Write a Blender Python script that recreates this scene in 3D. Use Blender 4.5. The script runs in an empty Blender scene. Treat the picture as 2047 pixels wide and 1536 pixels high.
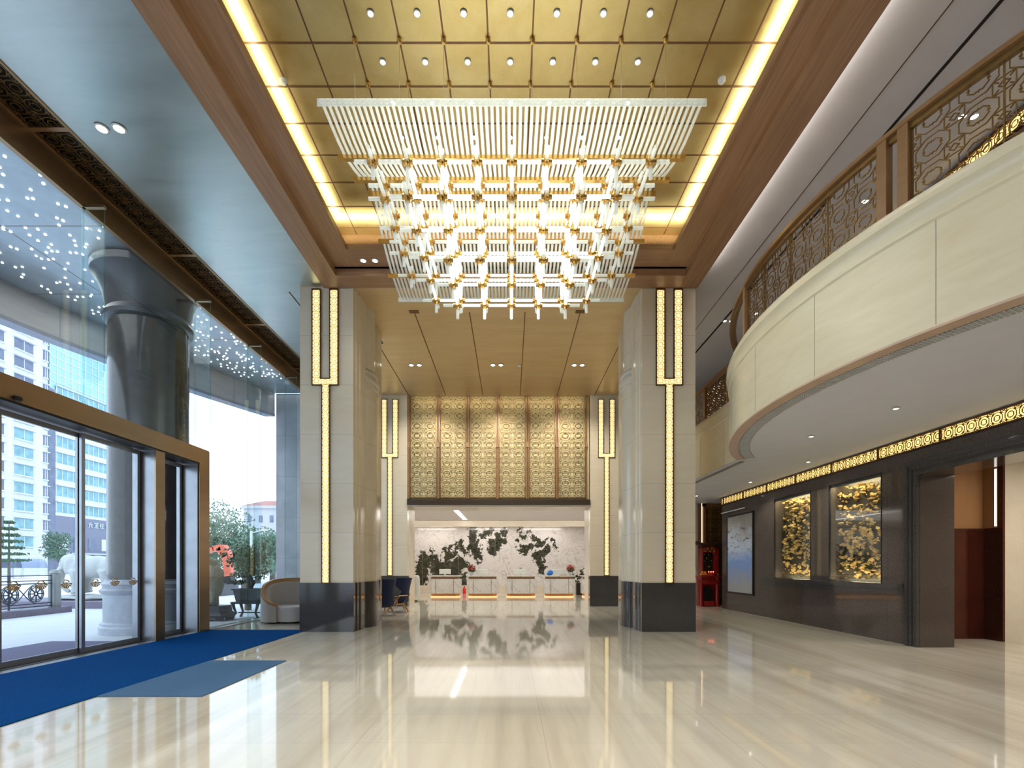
import bpy, math, random
from mathutils import Vector, Matrix, Euler
R = math.radians; PI = math.pi
sc = bpy.context.scene; col = sc.collection
# ---------------------------------------------------------------- camera, sky, exposure
F = 967.0; W = 2047.0
cd = bpy.data.cameras.new('camera'); cam = bpy.data.objects.new('camera', cd); col.objects.link(cam)
cd.sensor_fit = 'HORIZONTAL'; cd.sensor_width = 36.0; cd.lens = 36.0 * F / W
cd.shift_x = 3.5 / W; cd.shift_y = 364.0 / W
cd.clip_start = .05; cd.clip_end = 600
cam.location = (0, 0, 1.5); cam.rotation_euler = (R(90), 0, 0); sc.camera = cam
def at(px, py, Y): return Vector(((px - 1020) * Y / F, Y, 1.5 + (1132 - py) * Y / F))
wd = bpy.data.worlds.new('sky'); sc.world = wd; wd.use_nodes = True
bgn = wd.node_tree.nodes['Background']; bgn.inputs[0].default_value = (.80, .92, 1.10, 1); bgn.inputs[1].default_value = 1.9
vs = sc.view_settings; vs.view_transform = 'Standard'; vs.look = 'None'; vs.exposure = 0.56; vs.gamma = 1; vs.use_curve_mapping = False
sc.cycles.max_bounces = 6; sc.cycles.diffuse_bounces = 3; sc.cycles.glossy_bounces = 4; sc.cycles.transmission_bounces = 4
sc.cycles.transparent_max_bounces = 14; sc.cycles.adaptive_threshold = .03; sc.cycles.sample_clamp_indirect = 4.0; sc.cycles.caustics_reflective = False; sc.cycles.caustics_refractive = False
def lamp(kind, name, loc, power, color=(1, 1, 1), rot=(0, 0, 0), size=.1, sizey=None, angle=90, blend=.5, parent=None):
    d = bpy.data.lights.new(name, kind); d.energy = power; d.color = color
    if kind == 'AREA':
        d.shape = 'RECTANGLE'; d.size = size; d.size_y = sizey or size
    elif kind == 'SPOT':
        d.spot_size = R(angle); d.spot_blend = blend; d.shadow_soft_size = size
    else: d.shadow_soft_size = size
    o = bpy.data.objects.new(name, d); col.objects.link(o); o.location = loc; o.rotation_euler = rot
    if parent: o.parent = parent; kids.setdefault(parent.name, []).append(o)
    return o
kids = {}
WARM = (1, .80, .52); CREAM = (1, .93, .80)
COVE = (1.0, .93, .62)
# LED strips lying in the coves of the gold ceiling (hidden by the wooden lip as in the room)
for s in (-1, 1):
    lamp('AREA', 'cove_strip_light', (3.60 * s, 3.55, 8.42), 56, COVE, (PI, 0, 0), .05, 13.1)
lamp('AREA', 'cove_strip_light', (0, 10.12, 8.42), 34, COVE, (PI, 0, 0), 7.3, .05)
lamp('AREA', 'cove_strip_light', (4.31, 2.9, 8.12), 50, (1, .97, .93), (PI, 0, 0), .06, 16)       # behind the beam, lights the white ceiling
# the glowing heart of the chandelier
for x in (-.88, .02, .92):
    for y in (6.90, 7.50, 8.10): lamp('POINT', 'chandelier_light', (x, y, 5.865), 42, (1, .97, .88), size=.03)
# ---------------------------------------------------------------- mesh helpers
class MB:
    def __init__(s): s.v = []; s.f = []
    def quadbox(s, P):
        b = len(s.v); s.v += [tuple(p) for p in P]
        s.f += [(b, b+3, b+2, b+1), (b+4, b+5, b+6, b+7), (b, b+1, b+5, b+4), (b+1, b+2, b+6, b+5), (b+2, b+3, b+7, b+6), (b+3, b, b+4, b+7)]
        return s
    def box(s, x0, x1, y0, y1, z0, z1):
        return s.quadbox([(x0,y0,z0),(x1,y0,z0),(x1,y1,z0),(x0,y1,z0),(x0,y0,z1),(x1,y0,z1),(x1,y1,z1),(x0,y1,z1)])
    def bbox(s, x0, x1, y0, y1, z0, z1, b=.01):                       # chamfered in plan and on top
        p = [(x0+b,y0),(x1-b,y0),(x1,y0+b),(x1,y1-b),(x1-b,y1),(x0+b,y1),(x0,y1-b),(x0,y0+b)]
        cx, cy = (x0+x1)/2, (y0+y1)/2
        q = [(cx+(x-cx)*(1-2*b/(x1-x0)), cy+(y-cy)*(1-2*b/(y1-y0))) for x, y in p]
        s.loft([[(x,y,z0+b) for x,y in q] if False else [(x,y,z0) for x,y in p], [(x,y,z1-b) for x,y in p], [(x,y,z1) for x,y in q]]); return s
    def obox(s, c, size, rot=None):
        M = Euler(rot).to_matrix() if rot else Matrix.Identity(3); c = Vector(c); h = Vector(size)/2
        return s.quadbox([c + M @ Vector((sx*h.x, sy*h.y, sz*h.z)) for sz in (-1,1) for sx,sy in ((-1,-1),(1,-1),(1,1),(-1,1))])
    def loft(s, rings, cap=True, closed=True):
        b = len(s.v); n = len(rings[0])
        for r in rings: s.v += [tuple(p) for p in r]
        for i in range(len(rings)-1):
            for j in range(n if closed else n-1):
                k = (j+1) % n; s.f.append((b+i*n+j, b+i*n+k, b+(i+1)*n+k, b+(i+1)*n+j))
        if cap and closed:
            s.f.append(tuple(b+j for j in reversed(range(n)))); s.f.append(tuple(b+(len(rings)-1)*n+j for j in range(n)))
        return s
    def prism(s, poly, z0, z1): return s.loft([[(x,y,z0) for x,y in poly], [(x,y,z1) for x,y in poly]])
    def lathe(s, prof, c=(0,0,0), n=24, sx=1, sy=1):
        return s.loft([[(c[0]+r*sx*math.cos(2*PI*j/n), c[1]+r*sy*math.sin(2*PI*j/n), c[2]+z) for j in range(n)] for r, z in prof])
    def tube(s, pts, r, n=8, r1=None):
        pts = [Vector(p) for p in pts]; rings = []; m = len(pts)
        for i, p in enumerate(pts):
            d = (pts[min(i+1,m-1)] - pts[max(i-1,0)]).normalized()
            a = d.cross(Vector((0,0,1))) if abs(d.z) < .9 else d.cross(Vector((0,1,0)))
            a.normalize(); c = d.cross(a)
            if isinstance(r, (list, tuple)): q = r[i]
            else: q = r if r1 is None else r + (r1-r)*i/(m-1)
            rings.append([p + (a*math.cos(2*PI*j/n) + c*math.sin(2*PI*j/n))*q for j in range(n)])
        return s.loft(rings)
    def ell(s, c, r, rot=None, n=14, m=9):
        M = Euler(rot).to_matrix() if rot else Matrix.Identity(3); c = Vector(c); rings = []
        for i in range(m+1):
            t = -PI/2 + PI*(i/m); t = max(-PI/2+.06, min(PI/2-.06, t))
            rings.append([c + M @ Vector((r[0]*math.cos(t)*math.cos(2*PI*j/n), r[1]*math.cos(t)*math.sin(2*PI*j/n), r[2]*math.sin(t))) for j in range(n)])
        return s.loft(rings)
    def seg(s, fn, u0, v0, u1, v1, w, d):
        du, dv = u1-u0, v1-v0; L = math.hypot(du, dv)
        if L < 1e-5: return s
        pu, pv = -dv/L*w/2, du/L*w/2; eu, ev = du/L*w*.4, dv/L*w*.4
        A, B = (u0-eu, v0-ev), (u1+eu, v1+ev); P = []
        for n_ in (-d/2, d/2):
            P += [fn(A[0]-pu, A[1]-pv, n_), fn(B[0]-pu, B[1]-pv, n_), fn(B[0]+pu, B[1]+pv, n_), fn(A[0]+pu, A[1]+pv, n_)]
        b = len(s.v); s.v += [tuple(p) for p in P]
        s.f += [(b,b+3,b+2,b+1),(b+4,b+5,b+6,b+7),(b,b+1,b+5,b+4),(b+2,b+3,b+7,b+6)]
        return s
    def fret(s, fn, u0, u1, v0, v1, cu, cv, w, d, cell):
        nu = int(math.ceil((u1-u0)/cu - 1e-6)); nv = int(math.ceil((v1-v0)/cv - 1e-6))
        for i in range(nu):
            for j in range(nv):
                for (a, b, c, e) in cell:
                    r = clip(u0+(i+a)*cu, v0+(j+b)*cv, u0+(i+c)*cu, v0+(j+e)*cv, u0, u1, v0, v1)
                    if r: s.seg(fn, *r, w, d)
        return s
def clip(x0, y0, x1, y1, a, b, c, d):
    t0, t1 = 0., 1.; dx, dy = x1-x0, y1-y0
    for p, q in ((-dx, x0-a), (dx, b-x0), (-dy, y0-c), (dy, d-y0)):
        if abs(p) < 1e-9:
            if q < 0: return None
        else:
            t = q/p
            if p < 0: t0 = max(t0, t)
            else: t1 = min(t1, t)
    if t0 >= t1: return None
    return (x0+dx*t0, y0+dy*t0, x0+dx*t1, y0+dy*t1)
def props(o, label=None, cat=None, group=None, kind=None):
    if label: o['label'] = label
    if cat: o['category'] = cat
    if group: o['group'] = group
    if kind: o['kind'] = kind
    return o
def rootloc(o):
    p = Vector((0,0,0))
    while o is not None: p += o.location; o = o.parent
    return p
def obj(name, mb, m, parent=None, smooth=None, local=False, label=None, cat=None, group=None, kind=None, loc=None):
    me = bpy.data.meshes.new(name)
    off = Vector((0,0,0))
    if parent is not None and not local: off = rootloc(parent)
    if loc is not None: off = off + Vector(loc)
    me.from_pydata([(v[0]-off.x, v[1]-off.y, v[2]-off.z) for v in mb.v], [], mb.f); me.update()
    if m: me.materials.append(m)
    if smooth is not None:
        me.shade_smooth(); me.set_sharp_from_angle(angle=R(smooth))
    o = bpy.data.objects.new(name, me); col.objects.link(o)
    if parent is not None: o.parent = parent; kids.setdefault(parent.name, []).append(o)
    if loc is not None: o.location = loc
    return props(o, label, cat, group, kind)
def struct(name, mb, m, smooth=None, label=None): return obj(name, mb, m, None, smooth, kind='structure', label=label)
def thing(name, label, cat, loc=(0,0,0), rz=0, group=None, kind=None):
    o = bpy.data.objects.new(name, None); o.empty_display_size = .1; col.objects.link(o); o.location = loc; o.rotation_euler = (0,0,rz)
    return props(o, label, cat, group, kind)
def dup(o, loc=None, rz=None, label=None, group=None, parent=None):
    c = o.copy(); col.objects.link(c)
    if parent is not None: c.parent = parent; kids.setdefault(parent.name, []).append(c)
    for ch in list(kids.get(o.name, ())): dup(ch, parent=c)
    if loc is not None: c.location = loc
    if rz is not None: c.rotation_euler = (0,0,rz)
    if label: c['label'] = label
    if group: c['group'] = group
    return c
# ---------------------------------------------------------------- materials
class NT:
    def __init__(s, name):
        s.m = bpy.data.materials.new(name); s.m.use_nodes = True; s.t = s.m.node_tree; s.n = s.t.nodes; s.l = s.t.links
        s.b = s.n['Principled BSDF']; s.out = s.n['Material Output']; s.tc = None
    def node(s, t, **k):
        x = s.n.new(t)
        for a, v in k.items(): setattr(x, a, v)
        return x
    def lk(s, a, b): s.l.new(a, b)
    def coord(s, scale=(1,1,1), rot=(0,0,0), loc=(0,0,0)):
        if not s.tc: s.tc = s.node('ShaderNodeTexCoord')
        mp = s.node('ShaderNodeMapping'); mp.inputs['Scale'].default_value = scale; mp.inputs['Rotation'].default_value = rot; mp.inputs['Location'].default_value = loc
        s.lk(s.tc.outputs['Object'], mp.inputs[0]); return mp.outputs[0]
    def noise(s, co, sc_=5, det=4, rough=.55, dist=0):
        x = s.node('ShaderNodeTexNoise'); x.inputs['Scale'].default_value = sc_; x.inputs['Detail'].default_value = det
        x.inputs['Roughness'].default_value = rough; x.inputs['Distortion'].default_value = dist; s.lk(co, x.inputs['Vector']); return x.outputs['Fac']
    def ramp(s, fac, stops):
        x = s.node('ShaderNodeValToRGB'); e = x.color_ramp.elements
        while len(e) < len(stops): e.new(.5)
        for i, (p, c) in enumerate(stops): e[i].position = p; e[i].color = (*c, 1) if len(c) == 3 else c
        s.lk(fac, x.inputs[0]); return x.outputs['Color']
    def mth(s, op, a, b=None, c=None):
        x = s.node('ShaderNodeMath', operation=op)
        for i, v in enumerate((a, b, c)):
            if v is None: continue
            if isinstance(v, (int, float)): x.inputs[i].default_value = v
            else: s.lk(v, x.inputs[i])
        return x.outputs[0]
    def mix(s, fac, a, b, blend='MIX'):
        x = s.node('ShaderNodeMix', data_type='RGBA', blend_type=blend)
        for i, v in ((0, fac), (6, a), (7, b)):
            if isinstance(v, (int, float)): x.inputs[i].default_value = v
            elif isinstance(v, tuple): x.inputs[i].default_value = (*v, 1) if len(v) == 3 else v
            else: s.lk(v, x.inputs[i])
        return x.outputs[2]
    def axis(s, co, i):
        x = s.node('ShaderNodeSeparateXYZ'); s.lk(co, x.inputs[0]); return x.outputs[i]
    def joints(s, colr, js, dark):
        # js: list of (axis, period, offset, width)
        for ax, per, off, wid in js:
            a = s.axis(s.coord(), ax)
            p = s.mth('PINGPONG', s.mth('ADD', a, -off), per/2)
            colr = s.mix(s.mth('LESS_THAN', p, wid/2), colr, dark)
        return colr
    def bump(s, h, st=.2, dist=.02):
        x = s.node('ShaderNodeBump'); x.inputs['Strength'].default_value = st; x.inputs['Distance'].default_value = dist
        s.lk(h, x.inputs['Height']); s.lk(x.outputs[0], s.b.inputs['Normal'])
    def setp(s, base=None, rough=None, metal=None, **k):
        if base is not None:
            if isinstance(base, tuple): s.b.inputs['Base Color'].default_value = (*base, 1)
            else: s.lk(base, s.b.inputs['Base Color'])
        if rough is not None: s.b.inputs['Roughness'].default_value = rough
        if metal is not None: s.b.inputs['Metallic'].default_value = metal
        for a, v in k.items():
            nm = a.replace('_', ' ')
            s.b.inputs[nm].default_value = v
        return s
def simple(name, base, rough=.5, metal=0, var=.12, scale=6, stretch=(1,1,1), **k):
    t = NT(name); c2 = tuple(max(0, x*(1-var)) for x in base)
    n_ = t.noise(t.coord(stretch), scale, 5)
    t.setp(t.mix(t.ramp(n_, [(.35,(0,0,0)),(.65,(1,1,1))]), c2, base), rough, metal, **k); return t.m
def emit(name, base, strength, alpha=None):
    t = NT(name); t.setp(base, .4); t.b.inputs['Emission Color'].default_value = (*base, 1); t.b.inputs['Emission Strength'].default_value = strength; return t.m
def stone(name, c1, c2, rough=.12, js=(), stretch=(1,1,5), dark=None, scale=1.4):
    t = NT(name); n1 = t.noise(t.coord(stretch), scale, 8, .6, .6); n2 = t.noise(t.coord((stretch[0]*4,stretch[1]*4,stretch[2]*9)), 6, 4)
    c = t.mix(t.ramp(n1, [(.3,(0,0,0)),(.7,(1,1,1))]), c1, c2); c = t.mix(t.mth('MULTIPLY', n2, .22), c, tuple(x*.78 for x in c1))
    c = t.joints(c, js, dark or tuple(x*.68 for x in c1)); t.setp(c, rough, 0); return t.m
def granite(name, base, rough=.1, js=()):
    t = NT(name); n1 = t.noise(t.coord(), 90, 3, .7); n2 = t.noise(t.coord(), 2.5, 3)
    c = t.ramp(n1, [(.32, tuple(x*.25 for x in base)), (.47, base), (.6, tuple(x*1.7 for x in base)), (.75, tuple(min(1, x*3.2) for x in base))])
    c = t.mix(t.mth('MULTIPLY', n2, .35), c, tuple(x*.5 for x in base)); c = t.joints(c, js, tuple(x*.3 for x in base)); t.setp(c, rough); return t.m
def wood(name, c1, c2, rough=.35, axis=1, scale=30):
    t = NT(name); st = [scale, scale, scale]; st[axis] = scale*.035
    n1 = t.noise(t.coord(tuple(st)), 1, 6, .65, .3); st2 = [3,3,3]; st2[axis] = .25; n2 = t.noise(t.coord(tuple(st2)), 1, 3)
    c = t.mix(t.ramp(n1, [(.35,(0,0,0)),(.68,(1,1,1))]), c1, c2); c = t.mix(t.mth('MULTIPLY', n2, .5), c, tuple(x*.72 for x in c1)); t.setp(c, rough); return t.m
def goldleaf(name, c1, c2, rough=.32, js=(), stretch=(1,1,1), metal=.92, scale=2.2, bm=.06):
    t = NT(name); n1 = t.noise(t.coord(stretch), scale, 8, .62, .4); n2 = t.noise(t.coord((stretch[0]*8,stretch[1]*8,stretch[2]*8)), 4, 4, .7)
    c = t.mix(t.ramp(n1, [(.32,(0,0,0)),(.7,(1,1,1))]), c1, c2); c = t.mix(t.mth('MULTIPLY', n2, .25), c, tuple(x*.7 for x in c1))
    c = t.joints(c, js, (.03,.02,.01)); t.setp(c, rough, metal)
    rr = t.mth('MULTIPLY_ADD', n1, .22, rough-.11); t.lk(rr, t.b.inputs['Roughness']); t.bump(n2, bm, .01 if bm < .1 else .03); return t.m
def glassmat(name, tint=(.90,.955,.97), ior=1.45, gl=1.0):
    t = NT(name); t.n.remove(t.b); tr = t.node('ShaderNodeBsdfTransparent'); tr.inputs[0].default_value = (*tint, 1)
    g = t.node('ShaderNodeBsdfGlossy'); g.inputs['Roughness'].default_value = .01; g.inputs[0].default_value = (gl,gl,gl,1)
    lw = t.node('ShaderNodeLayerWeight'); lw.inputs['Blend'].default_value = .5; mx = t.node('ShaderNodeMixShader')
    fr = t.mth('MULTIPLY_ADD', t.mth('POWER', lw.outputs['Facing'], 4.0), .55, .035)
    t.lk(fr, mx.inputs[0]); t.lk(tr.outputs[0], mx.inputs[1]); t.lk(g.outputs[0], mx.inputs[2]); t.lk(mx.outputs[0], t.out.inputs[0]); return t.m
def acrylic(name, c=(.92,.96,.92), fac=.55, em=0):
    t = NT(name); t.setp(c, .12); tr = t.node('ShaderNodeBsdfTransparent'); tl = t.node('ShaderNodeBsdfTranslucent'); tl.inputs[0].default_value = (*c, 1)
    m1 = t.node('ShaderNodeMixShader'); m1.inputs[0].default_value = .45; t.lk(t.b.outputs[0], m1.inputs[1]); t.lk(tl.outputs[0], m1.inputs[2])
    m2 = t.node('ShaderNodeMixShader'); m2.inputs[0].default_value = fac; t.lk(tr.outputs[0], m2.inputs[1]); t.lk(m1.outputs[0], m2.inputs[2]); t.lk(m2.outputs[0], t.out.inputs[0])
    if em: t.b.inputs['Emission Color'].default_value = (1, .98, .9, 1); t.b.inputs['Emission Strength'].default_value = em
    return t.m
def glowpanel(name, c1, c2, strength, scale=14):
    t = NT(name); v = t.node('ShaderNodeTexVoronoi'); v.inputs['Scale'].default_value = scale*2.2; t.lk(t.coord(), v.inputs['Vector'])
    n_ = t.noise(t.coord(), scale, 4); f = t.mth('ADD', t.mth('MULTIPLY', v.outputs['Distance'], .8), t.mth('MULTIPLY', n_, .5))
    c = t.ramp(f, [(.25, c1), (.62, c2)]); t.setp(c, .3); t.lk(c, t.b.inputs['Emission Color']); t.b.inputs['Emission Strength'].default_value = strength; return t.m
# ------------------------------------------------ fretwork cell (unit square): scalloped octagon, woven corners, double lines
def ringpts(r, bite=0.0):
    P = []
    for k in range(8):
        a = PI/8 + k*PI/4; P.append((.5+r*math.cos(a), .5+r*math.sin(a)))
        if bite and k % 2 == 1:
            b_ = a + PI/8; q = r*.92
            P.append((.5+q*(1-bite)*math.cos(b_-.12), .5+q*(1-bite)*math.sin(b_-.12))); P.append((.5+q*(1+bite*.6)*math.cos(b_), .5+q*(1+bite*.6)*math.sin(b_))); P.append((.5+q*(1-bite)*math.cos(b_+.12), .5+q*(1-bite)*math.sin(b_+.12)))
    return P
def poly(P, closed=True): return [(*P[i], *P[(i+1) % len(P)]) for i in range(len(P) if closed else len(P)-1)]
CELL = poly(ringpts(.235, .12)) + poly([(.34,.10),(.66,.10),(.90,.34),(.90,.66),(.66,.90),(.34,.90),(.10,.66),(.10,.34)])
CELL += [(0,.22,.22,.22),(.22,.22,.22,0),(1,.22,.78,.22),(.78,.22,.78,0),(0,.78,.22,.78),(.22,.78,.22,1),(1,.78,.78,.78),(.78,.78,.78,1)]
CELL += [(0,.11,.11,0),(1,.11,.89,0),(0,.89,.11,1),(1,.89,.89,1),(.11,.11,.22,.22),(.89,.11,.78,.22),(.11,.89,.22,.78),(.89,.89,.78,.78)]
CELL_S = poly([(.5,.18),(.73,.27),(.82,.5),(.73,.73),(.5,.82),(.27,.73),(.18,.5),(.27,.27)]) + [(0,0,.27,.27),(1,0,.73,.27),(0,1,.27,.73),(1,1,.73,.73),(0,.5,.18,.5),(.82,.5,1,.5),(0,0,1,0)]
# ---------------------------------------------------------------- palette
M = {}
def floor_mat():
    t = NT('polished_cream_marble'); co = t.coord((2.2,.10,1)); n1 = t.noise(co, 1.0, 9, .62, .5); n2 = t.noise(t.coord((14,.7,1)), 1.0, 6, .7, .3); n3 = t.noise(t.coord((30,30,30)), 1, 3)
    c = t.ramp(n1, [(.28,(.52,.46,.37)), (.46,(.66,.61,.51)), (.6,(.73,.69,.59)), (.72,(.79,.76,.68))])
    c = t.mix(t.mth('MULTIPLY', t.ramp(n2, [(.5,(0,0,0)),(.72,(1,1,1))]), .35), c, (.52,.46,.38)); c = t.mix(t.mth('MULTIPLY', n3, .12), c, (.45,.40,.33))
    c = t.joints(c, [(0, 1.6, .3, .006), (1, .8, .1, .006)], (.50,.46,.40)); t.setp(c, .05, 0, IOR=1.65); return t.m
M['floor'] = floor_mat()
M['cream'] = stone('cream_stone', (.78,.67,.50), (.82,.72,.56), .16, [(2, 1.12, .02, .008)], (1,1,5))
M['cream_bal'] = stone('cream_balcony_stone', (.76,.66,.45), (.84,.75,.54), .2, [], (1,1,5))
M['cream_plain'] = stone('cream_plain_stone', (.66,.58,.47), (.76,.69,.58), .3, [], (1,1,3))
M['granite'] = granite('dark_granite', (.060,.055,.052), .07)
M['granite_wall'] = granite('brown_granite', (.078,.060,.052), .06, [(1, 1.35, .2, .004)])
M['wood'] = wood('walnut_veneer', (.34,.18,.09), (.50,.29,.155), .38, 1, 26)
M['wood_x'] = wood('walnut_veneer_crosswise', (.34,.18,.09), (.50,.29,.155), .38, 0, 26)
M['rail'] = wood('bronze_brown_rail', (.30,.15,.06), (.38,.20,.09), .3, 1, 20)
M['oak'] = wood('light_oak', (.58,.31,.13), (.68,.40,.19), .4, 2, 20)
M['gold_tile'] = goldleaf('gold_leaf_ceiling', (.62,.47,.20), (.80,.66,.36), .36, scale=1.3)
M['gold_soffit'] = goldleaf('champagne_metal_soffit', (.66,.48,.25), (.76,.60,.35), .42, metal=.45, stretch=(.6,3,1), scale=1.2)
M['sky_tint_soffit'] = goldleaf('champagne_ceiling_sky_tint', (.60,.66,.62), (.74,.80,.77), .34, stretch=(.5,2.4,1), scale=.9)  # soffit metal again, with the teal of reflected daylight mixed into the colour
M['line_brown'] = simple('dark_brown_joint', (.16,.07,.025), .4, .3)
M['brass'] = simple('brass', (.72,.46,.16), .22, .95, .15, 12)
M['brassdark'] = simple('aged_bronze_lattice', (.27,.16,.06), .35, .7, .2, 12)
M['bronze'] = simple('bronze_cladding', (.42,.28,.16), .32, .85, .15, 3, (1,.1,1))
M['black'] = simple('matt_black', (.012,.011,.010), .5)
M['steel'] = simple('brushed_grey_metal', (.42,.43,.46), .3, .7, .15, 3)
M['darksteel'] = simple('dark_gasket', (.04,.04,.045), .4, .3)
M['white'] = simple('white_plaster', (.80,.79,.79), .7, 0, .04, 2)
M['white_soffit'] = simple('pale_grey_plaster', (.70,.71,.80), .6, 0, .04, 2)
M['grille'] = simple('perforated_vent', (.30,.31,.29), .5, .3)
M['peach'] = simple('peach_stone_edge', (.62,.44,.32), .35, 0, .12, 5)
M['glow'] = glowpanel('lit_amber_crystal', (.85,.38,.08), (1.0,.84,.42), .78, 16)
M['glow_strip'] = glowpanel('lit_gold_panel', (1.0,.62,.16), (1.0,.74,.26), 1.0, 3)
M['fretframe'] = simple('dark_bronze_frame', (.13,.055,.02), .35, .5)
M['glass'] = glassmat('clear_glass'); M['glass_edge'] = glassmat('green_glass_edge', (.80,.93,.90), 1.5)
M['lens'] = emit('lit_lens', (1,.97,.9), 9.0); M['ring'] = simple('white_trim_ring', (.8,.8,.78), .4)
M['blue'] = simple('blue_carpet', (.001,.068,.27), .95, 0, .35, 60, Specular_IOR_Level=.05); M['bluemat'] = simple('grey_blue_carpet', (.095,.20,.36), .95, 0, .4, 80, Specular_IOR_Level=.1)
M['screenpanel'] = goldleaf('pale_gold_panel', (.82,.68,.36), (.90,.78,.48), .45, metal=.15, scale=.8)  # plain pale gold panel, nothing lit behind it
# ---------------------------------------------------------------- floor and outside ground
struct('floor', MB().box(-7.36, 12.2, -8, 28, -.3, 0), M['floor'])
# ---------------------------------------------------------------- ceilings
def ringbox(x0, x1, y0, y1, X0, X1, Y0, Y1, z0, z1):                  # rectangular frame between inner and outer rectangle
    m = MB(); m.box(X0, x0, Y0, Y1, z0, z1); m.box(x1, X1, Y0, Y1, z0, z1); m.box(x0, x1, y1, Y1, z0, z1); m.box(x0, x1, Y0, y0, z0, z1); return m
YN = -5.0
struct('ceiling_gold', MB().box(-3.9, 3.9, YN, 10.42, 8.63, 8.75), M['gold_tile'], label='gold leaf coffered ceiling panel grid above the chandelier')
g = MB()
for k in range(-7, 7): x = .3 + .6*k; g.box(x-.011, x+.011, YN, 10.4, 8.627, 8.631)
for k in range(0, 27): y = 10.19 - .6*k; g.box(-3.9, 3.9, y-.013, y+.013, 8.626, 8.631) if y > YN else None
struct('ceiling_gold_grid', g, M['line_brown'])
struct('ceiling_cove_wall', ringbox(-3.9, 3.9, YN, 10.42, -3.96, 3.96, YN-.1, 10.5, 7.95, 8.63), M['wood'])
def beamframe(name, xi, xo, yi, yo, z0, z1):
    m1 = MB(); m1.box(-xo[0], -xi[0], YN, yo, z0, z1); m1.box(xi[1], xo[1], YN, yo, z0, z1); struct(name + '_sides', m1, M['wood'])
    struct(name + '_end', MB().box(-xi[0], xi[1], yi, yo, z0, z1), M['wood_x'])
beamframe('ceiling_soffit', (3.36, 3.36), (3.79, 3.81), 9.86, 10.52, 7.95, 7.99)
beamframe('ceiling_lip', (3.33, 3.33), (3.37, 3.37), 9.82, 9.86, 7.93, 8.04)
beamframe('ceiling_beam', (3.79, 3.81), (4.22, 4.24), 10.49, 10.96, 7.80, 8.45)
g = MB(); g.box(-7.04, -4.22, YN, 10.96, 7.85, 7.95); g.box(-7.04, 4.24, 10.96, 18.0, 7.85, 7.95)
# left ceiling is the same brushed champagne panel; reflected daylight tinted into its colour
struct('ceiling_left', MB().box(-6.39, -4.22, YN, 10.96, 7.85, 7.95), M['sky_tint_soffit'], label='brushed champagne metal ceiling panel beside the glass front')
struct('ceiling_left_end', MB().box(-6.39, -4.78, 10.96, 18.0, 7.85, 7.95), M['sky_tint_soffit'])
struct('ceiling_back', MB().box(-4.78, 4.24, 10.96, 18.3, 7.85, 7.95), M['gold_soffit'], label='champagne gold soffit over the reception approach')
g = MB()
for x in (-5.12, -3.78, -2.40, -1.02, .37, 1.75, 3.13): g.box(x-.012, x+.012, 12.1 if abs(x) < 4 else 11.2, 18.0, 7.842, 7.852)
for x in (-2.40, 1.75): g.box(x-.12, x+.12, 12.0, 12.14, 7.84, 7.852)
struct('ceiling_back_joints', g, M['line_brown'])
struct('trim_1', MB().box(-7.06, -6.98, YN, 18, 7.38, 7.95), M['bronze'], label='bronze fascia above the glass front')
# ---- fretwork grille band in the left ceiling
t_ = thing('ceiling_grille', 'long dark bronze fretwork grille band let into the left ceiling', 'grille', (-6.7, 9, 7.85))
obj('grille_back', MB().box(-7.0, -6.39, 1.0, 18, 7.93, 7.99), M['black'], t_)
fb = MB(); fb.box(-7.0, -6.955, 1.0, 18, 7.835, 7.90); fb.box(-6.43, -6.39, 1.0, 18, 7.835, 7.90)
for y in (4.17, 7.02, 9.87, 12.70, 15.55): fb.box(-6.955, -6.43, y-.035, y+.035, 7.835, 7.90)
obj('grille_frame', fb, M['bronze'], t_)
fn = lambda u, v, n_: (-6.955+v, u, 7.85+n_)
obj('grille_lattice', MB().fret(fn, 1.3, 17.9, 0, .525, .2625, .2625, .010, .014, CELL), M['brassdark'], t_, kind=None)
# ---- white ceiling over the gallery, with its two slots
struct('ceiling_gallery', MB().box(4.24, 12.2, YN, 18.8, 8.30, 8.40), M['white'], label='white plaster ceiling over the curved gallery')
struct('ceiling_gallery_slots', MB().box(5.90-.022, 5.90+.022, YN, 18.8, 8.288, 8.302), M['black'])
struct('ceiling_gallery_joint', MB().box(5.32-.006, 5.32+.006, YN, 18.8, 8.292, 8.302), M['line_brown'])
struct('ceiling_gallery_drop', MB().box(4.20, 4.24, 10.96, 18.8, 7.85, 8.30), M['white'])
# ---- walls behind the camera, far right lobby shell
struct('wall_rear', MB().box(-7.4, 12.2, -8.2, -8, 0, 8.8), M['cream_plain'])
struct('ceiling_rear', MB().box(-7.4, 12.2, -8, YN, 7.95, 8.1), M['white'])
# ---------------------------------------------------------------- recessed downlights
def downlight(name, x, y, z, power, label, group, r=.045, ang=95, colr=(1,.93,.80), tilt=0):
    t = thing(name, label, 'downlight', (x, y, z), group=group)
    key = r
    if key not in downlight.me:
        a = MB().lathe([(r*1.45,0),(r*1.45,-.008),(r*1.05,-.012),(r*1.05,0)], n=16); b = MB().lathe([(.001,-.006),(r,-.006),(r,-.002),(.001,-.002)], n=16)
        o1 = obj('trim_ring', a, M['ring'], t, 40, local=True); o2 = obj('lens', b, M['lens'], t, local=True); downlight.me[key] = (o1.data, o2.data)
    else:
        for nm, me in zip(('trim_ring', 'lens'), downlight.me[key]):
            o = bpy.data.objects.new(nm, me); col.objects.link(o); o.parent = t; kids.setdefault(t.name, []).append(o)
    if power: lamp('SPOT', 'downlight_beam', (0,0,-.02), power, colr, (R(tilt),0,0), r*.8, angle=ang, blend=.7, parent=t)
    return t
downlight.me = {}
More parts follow.
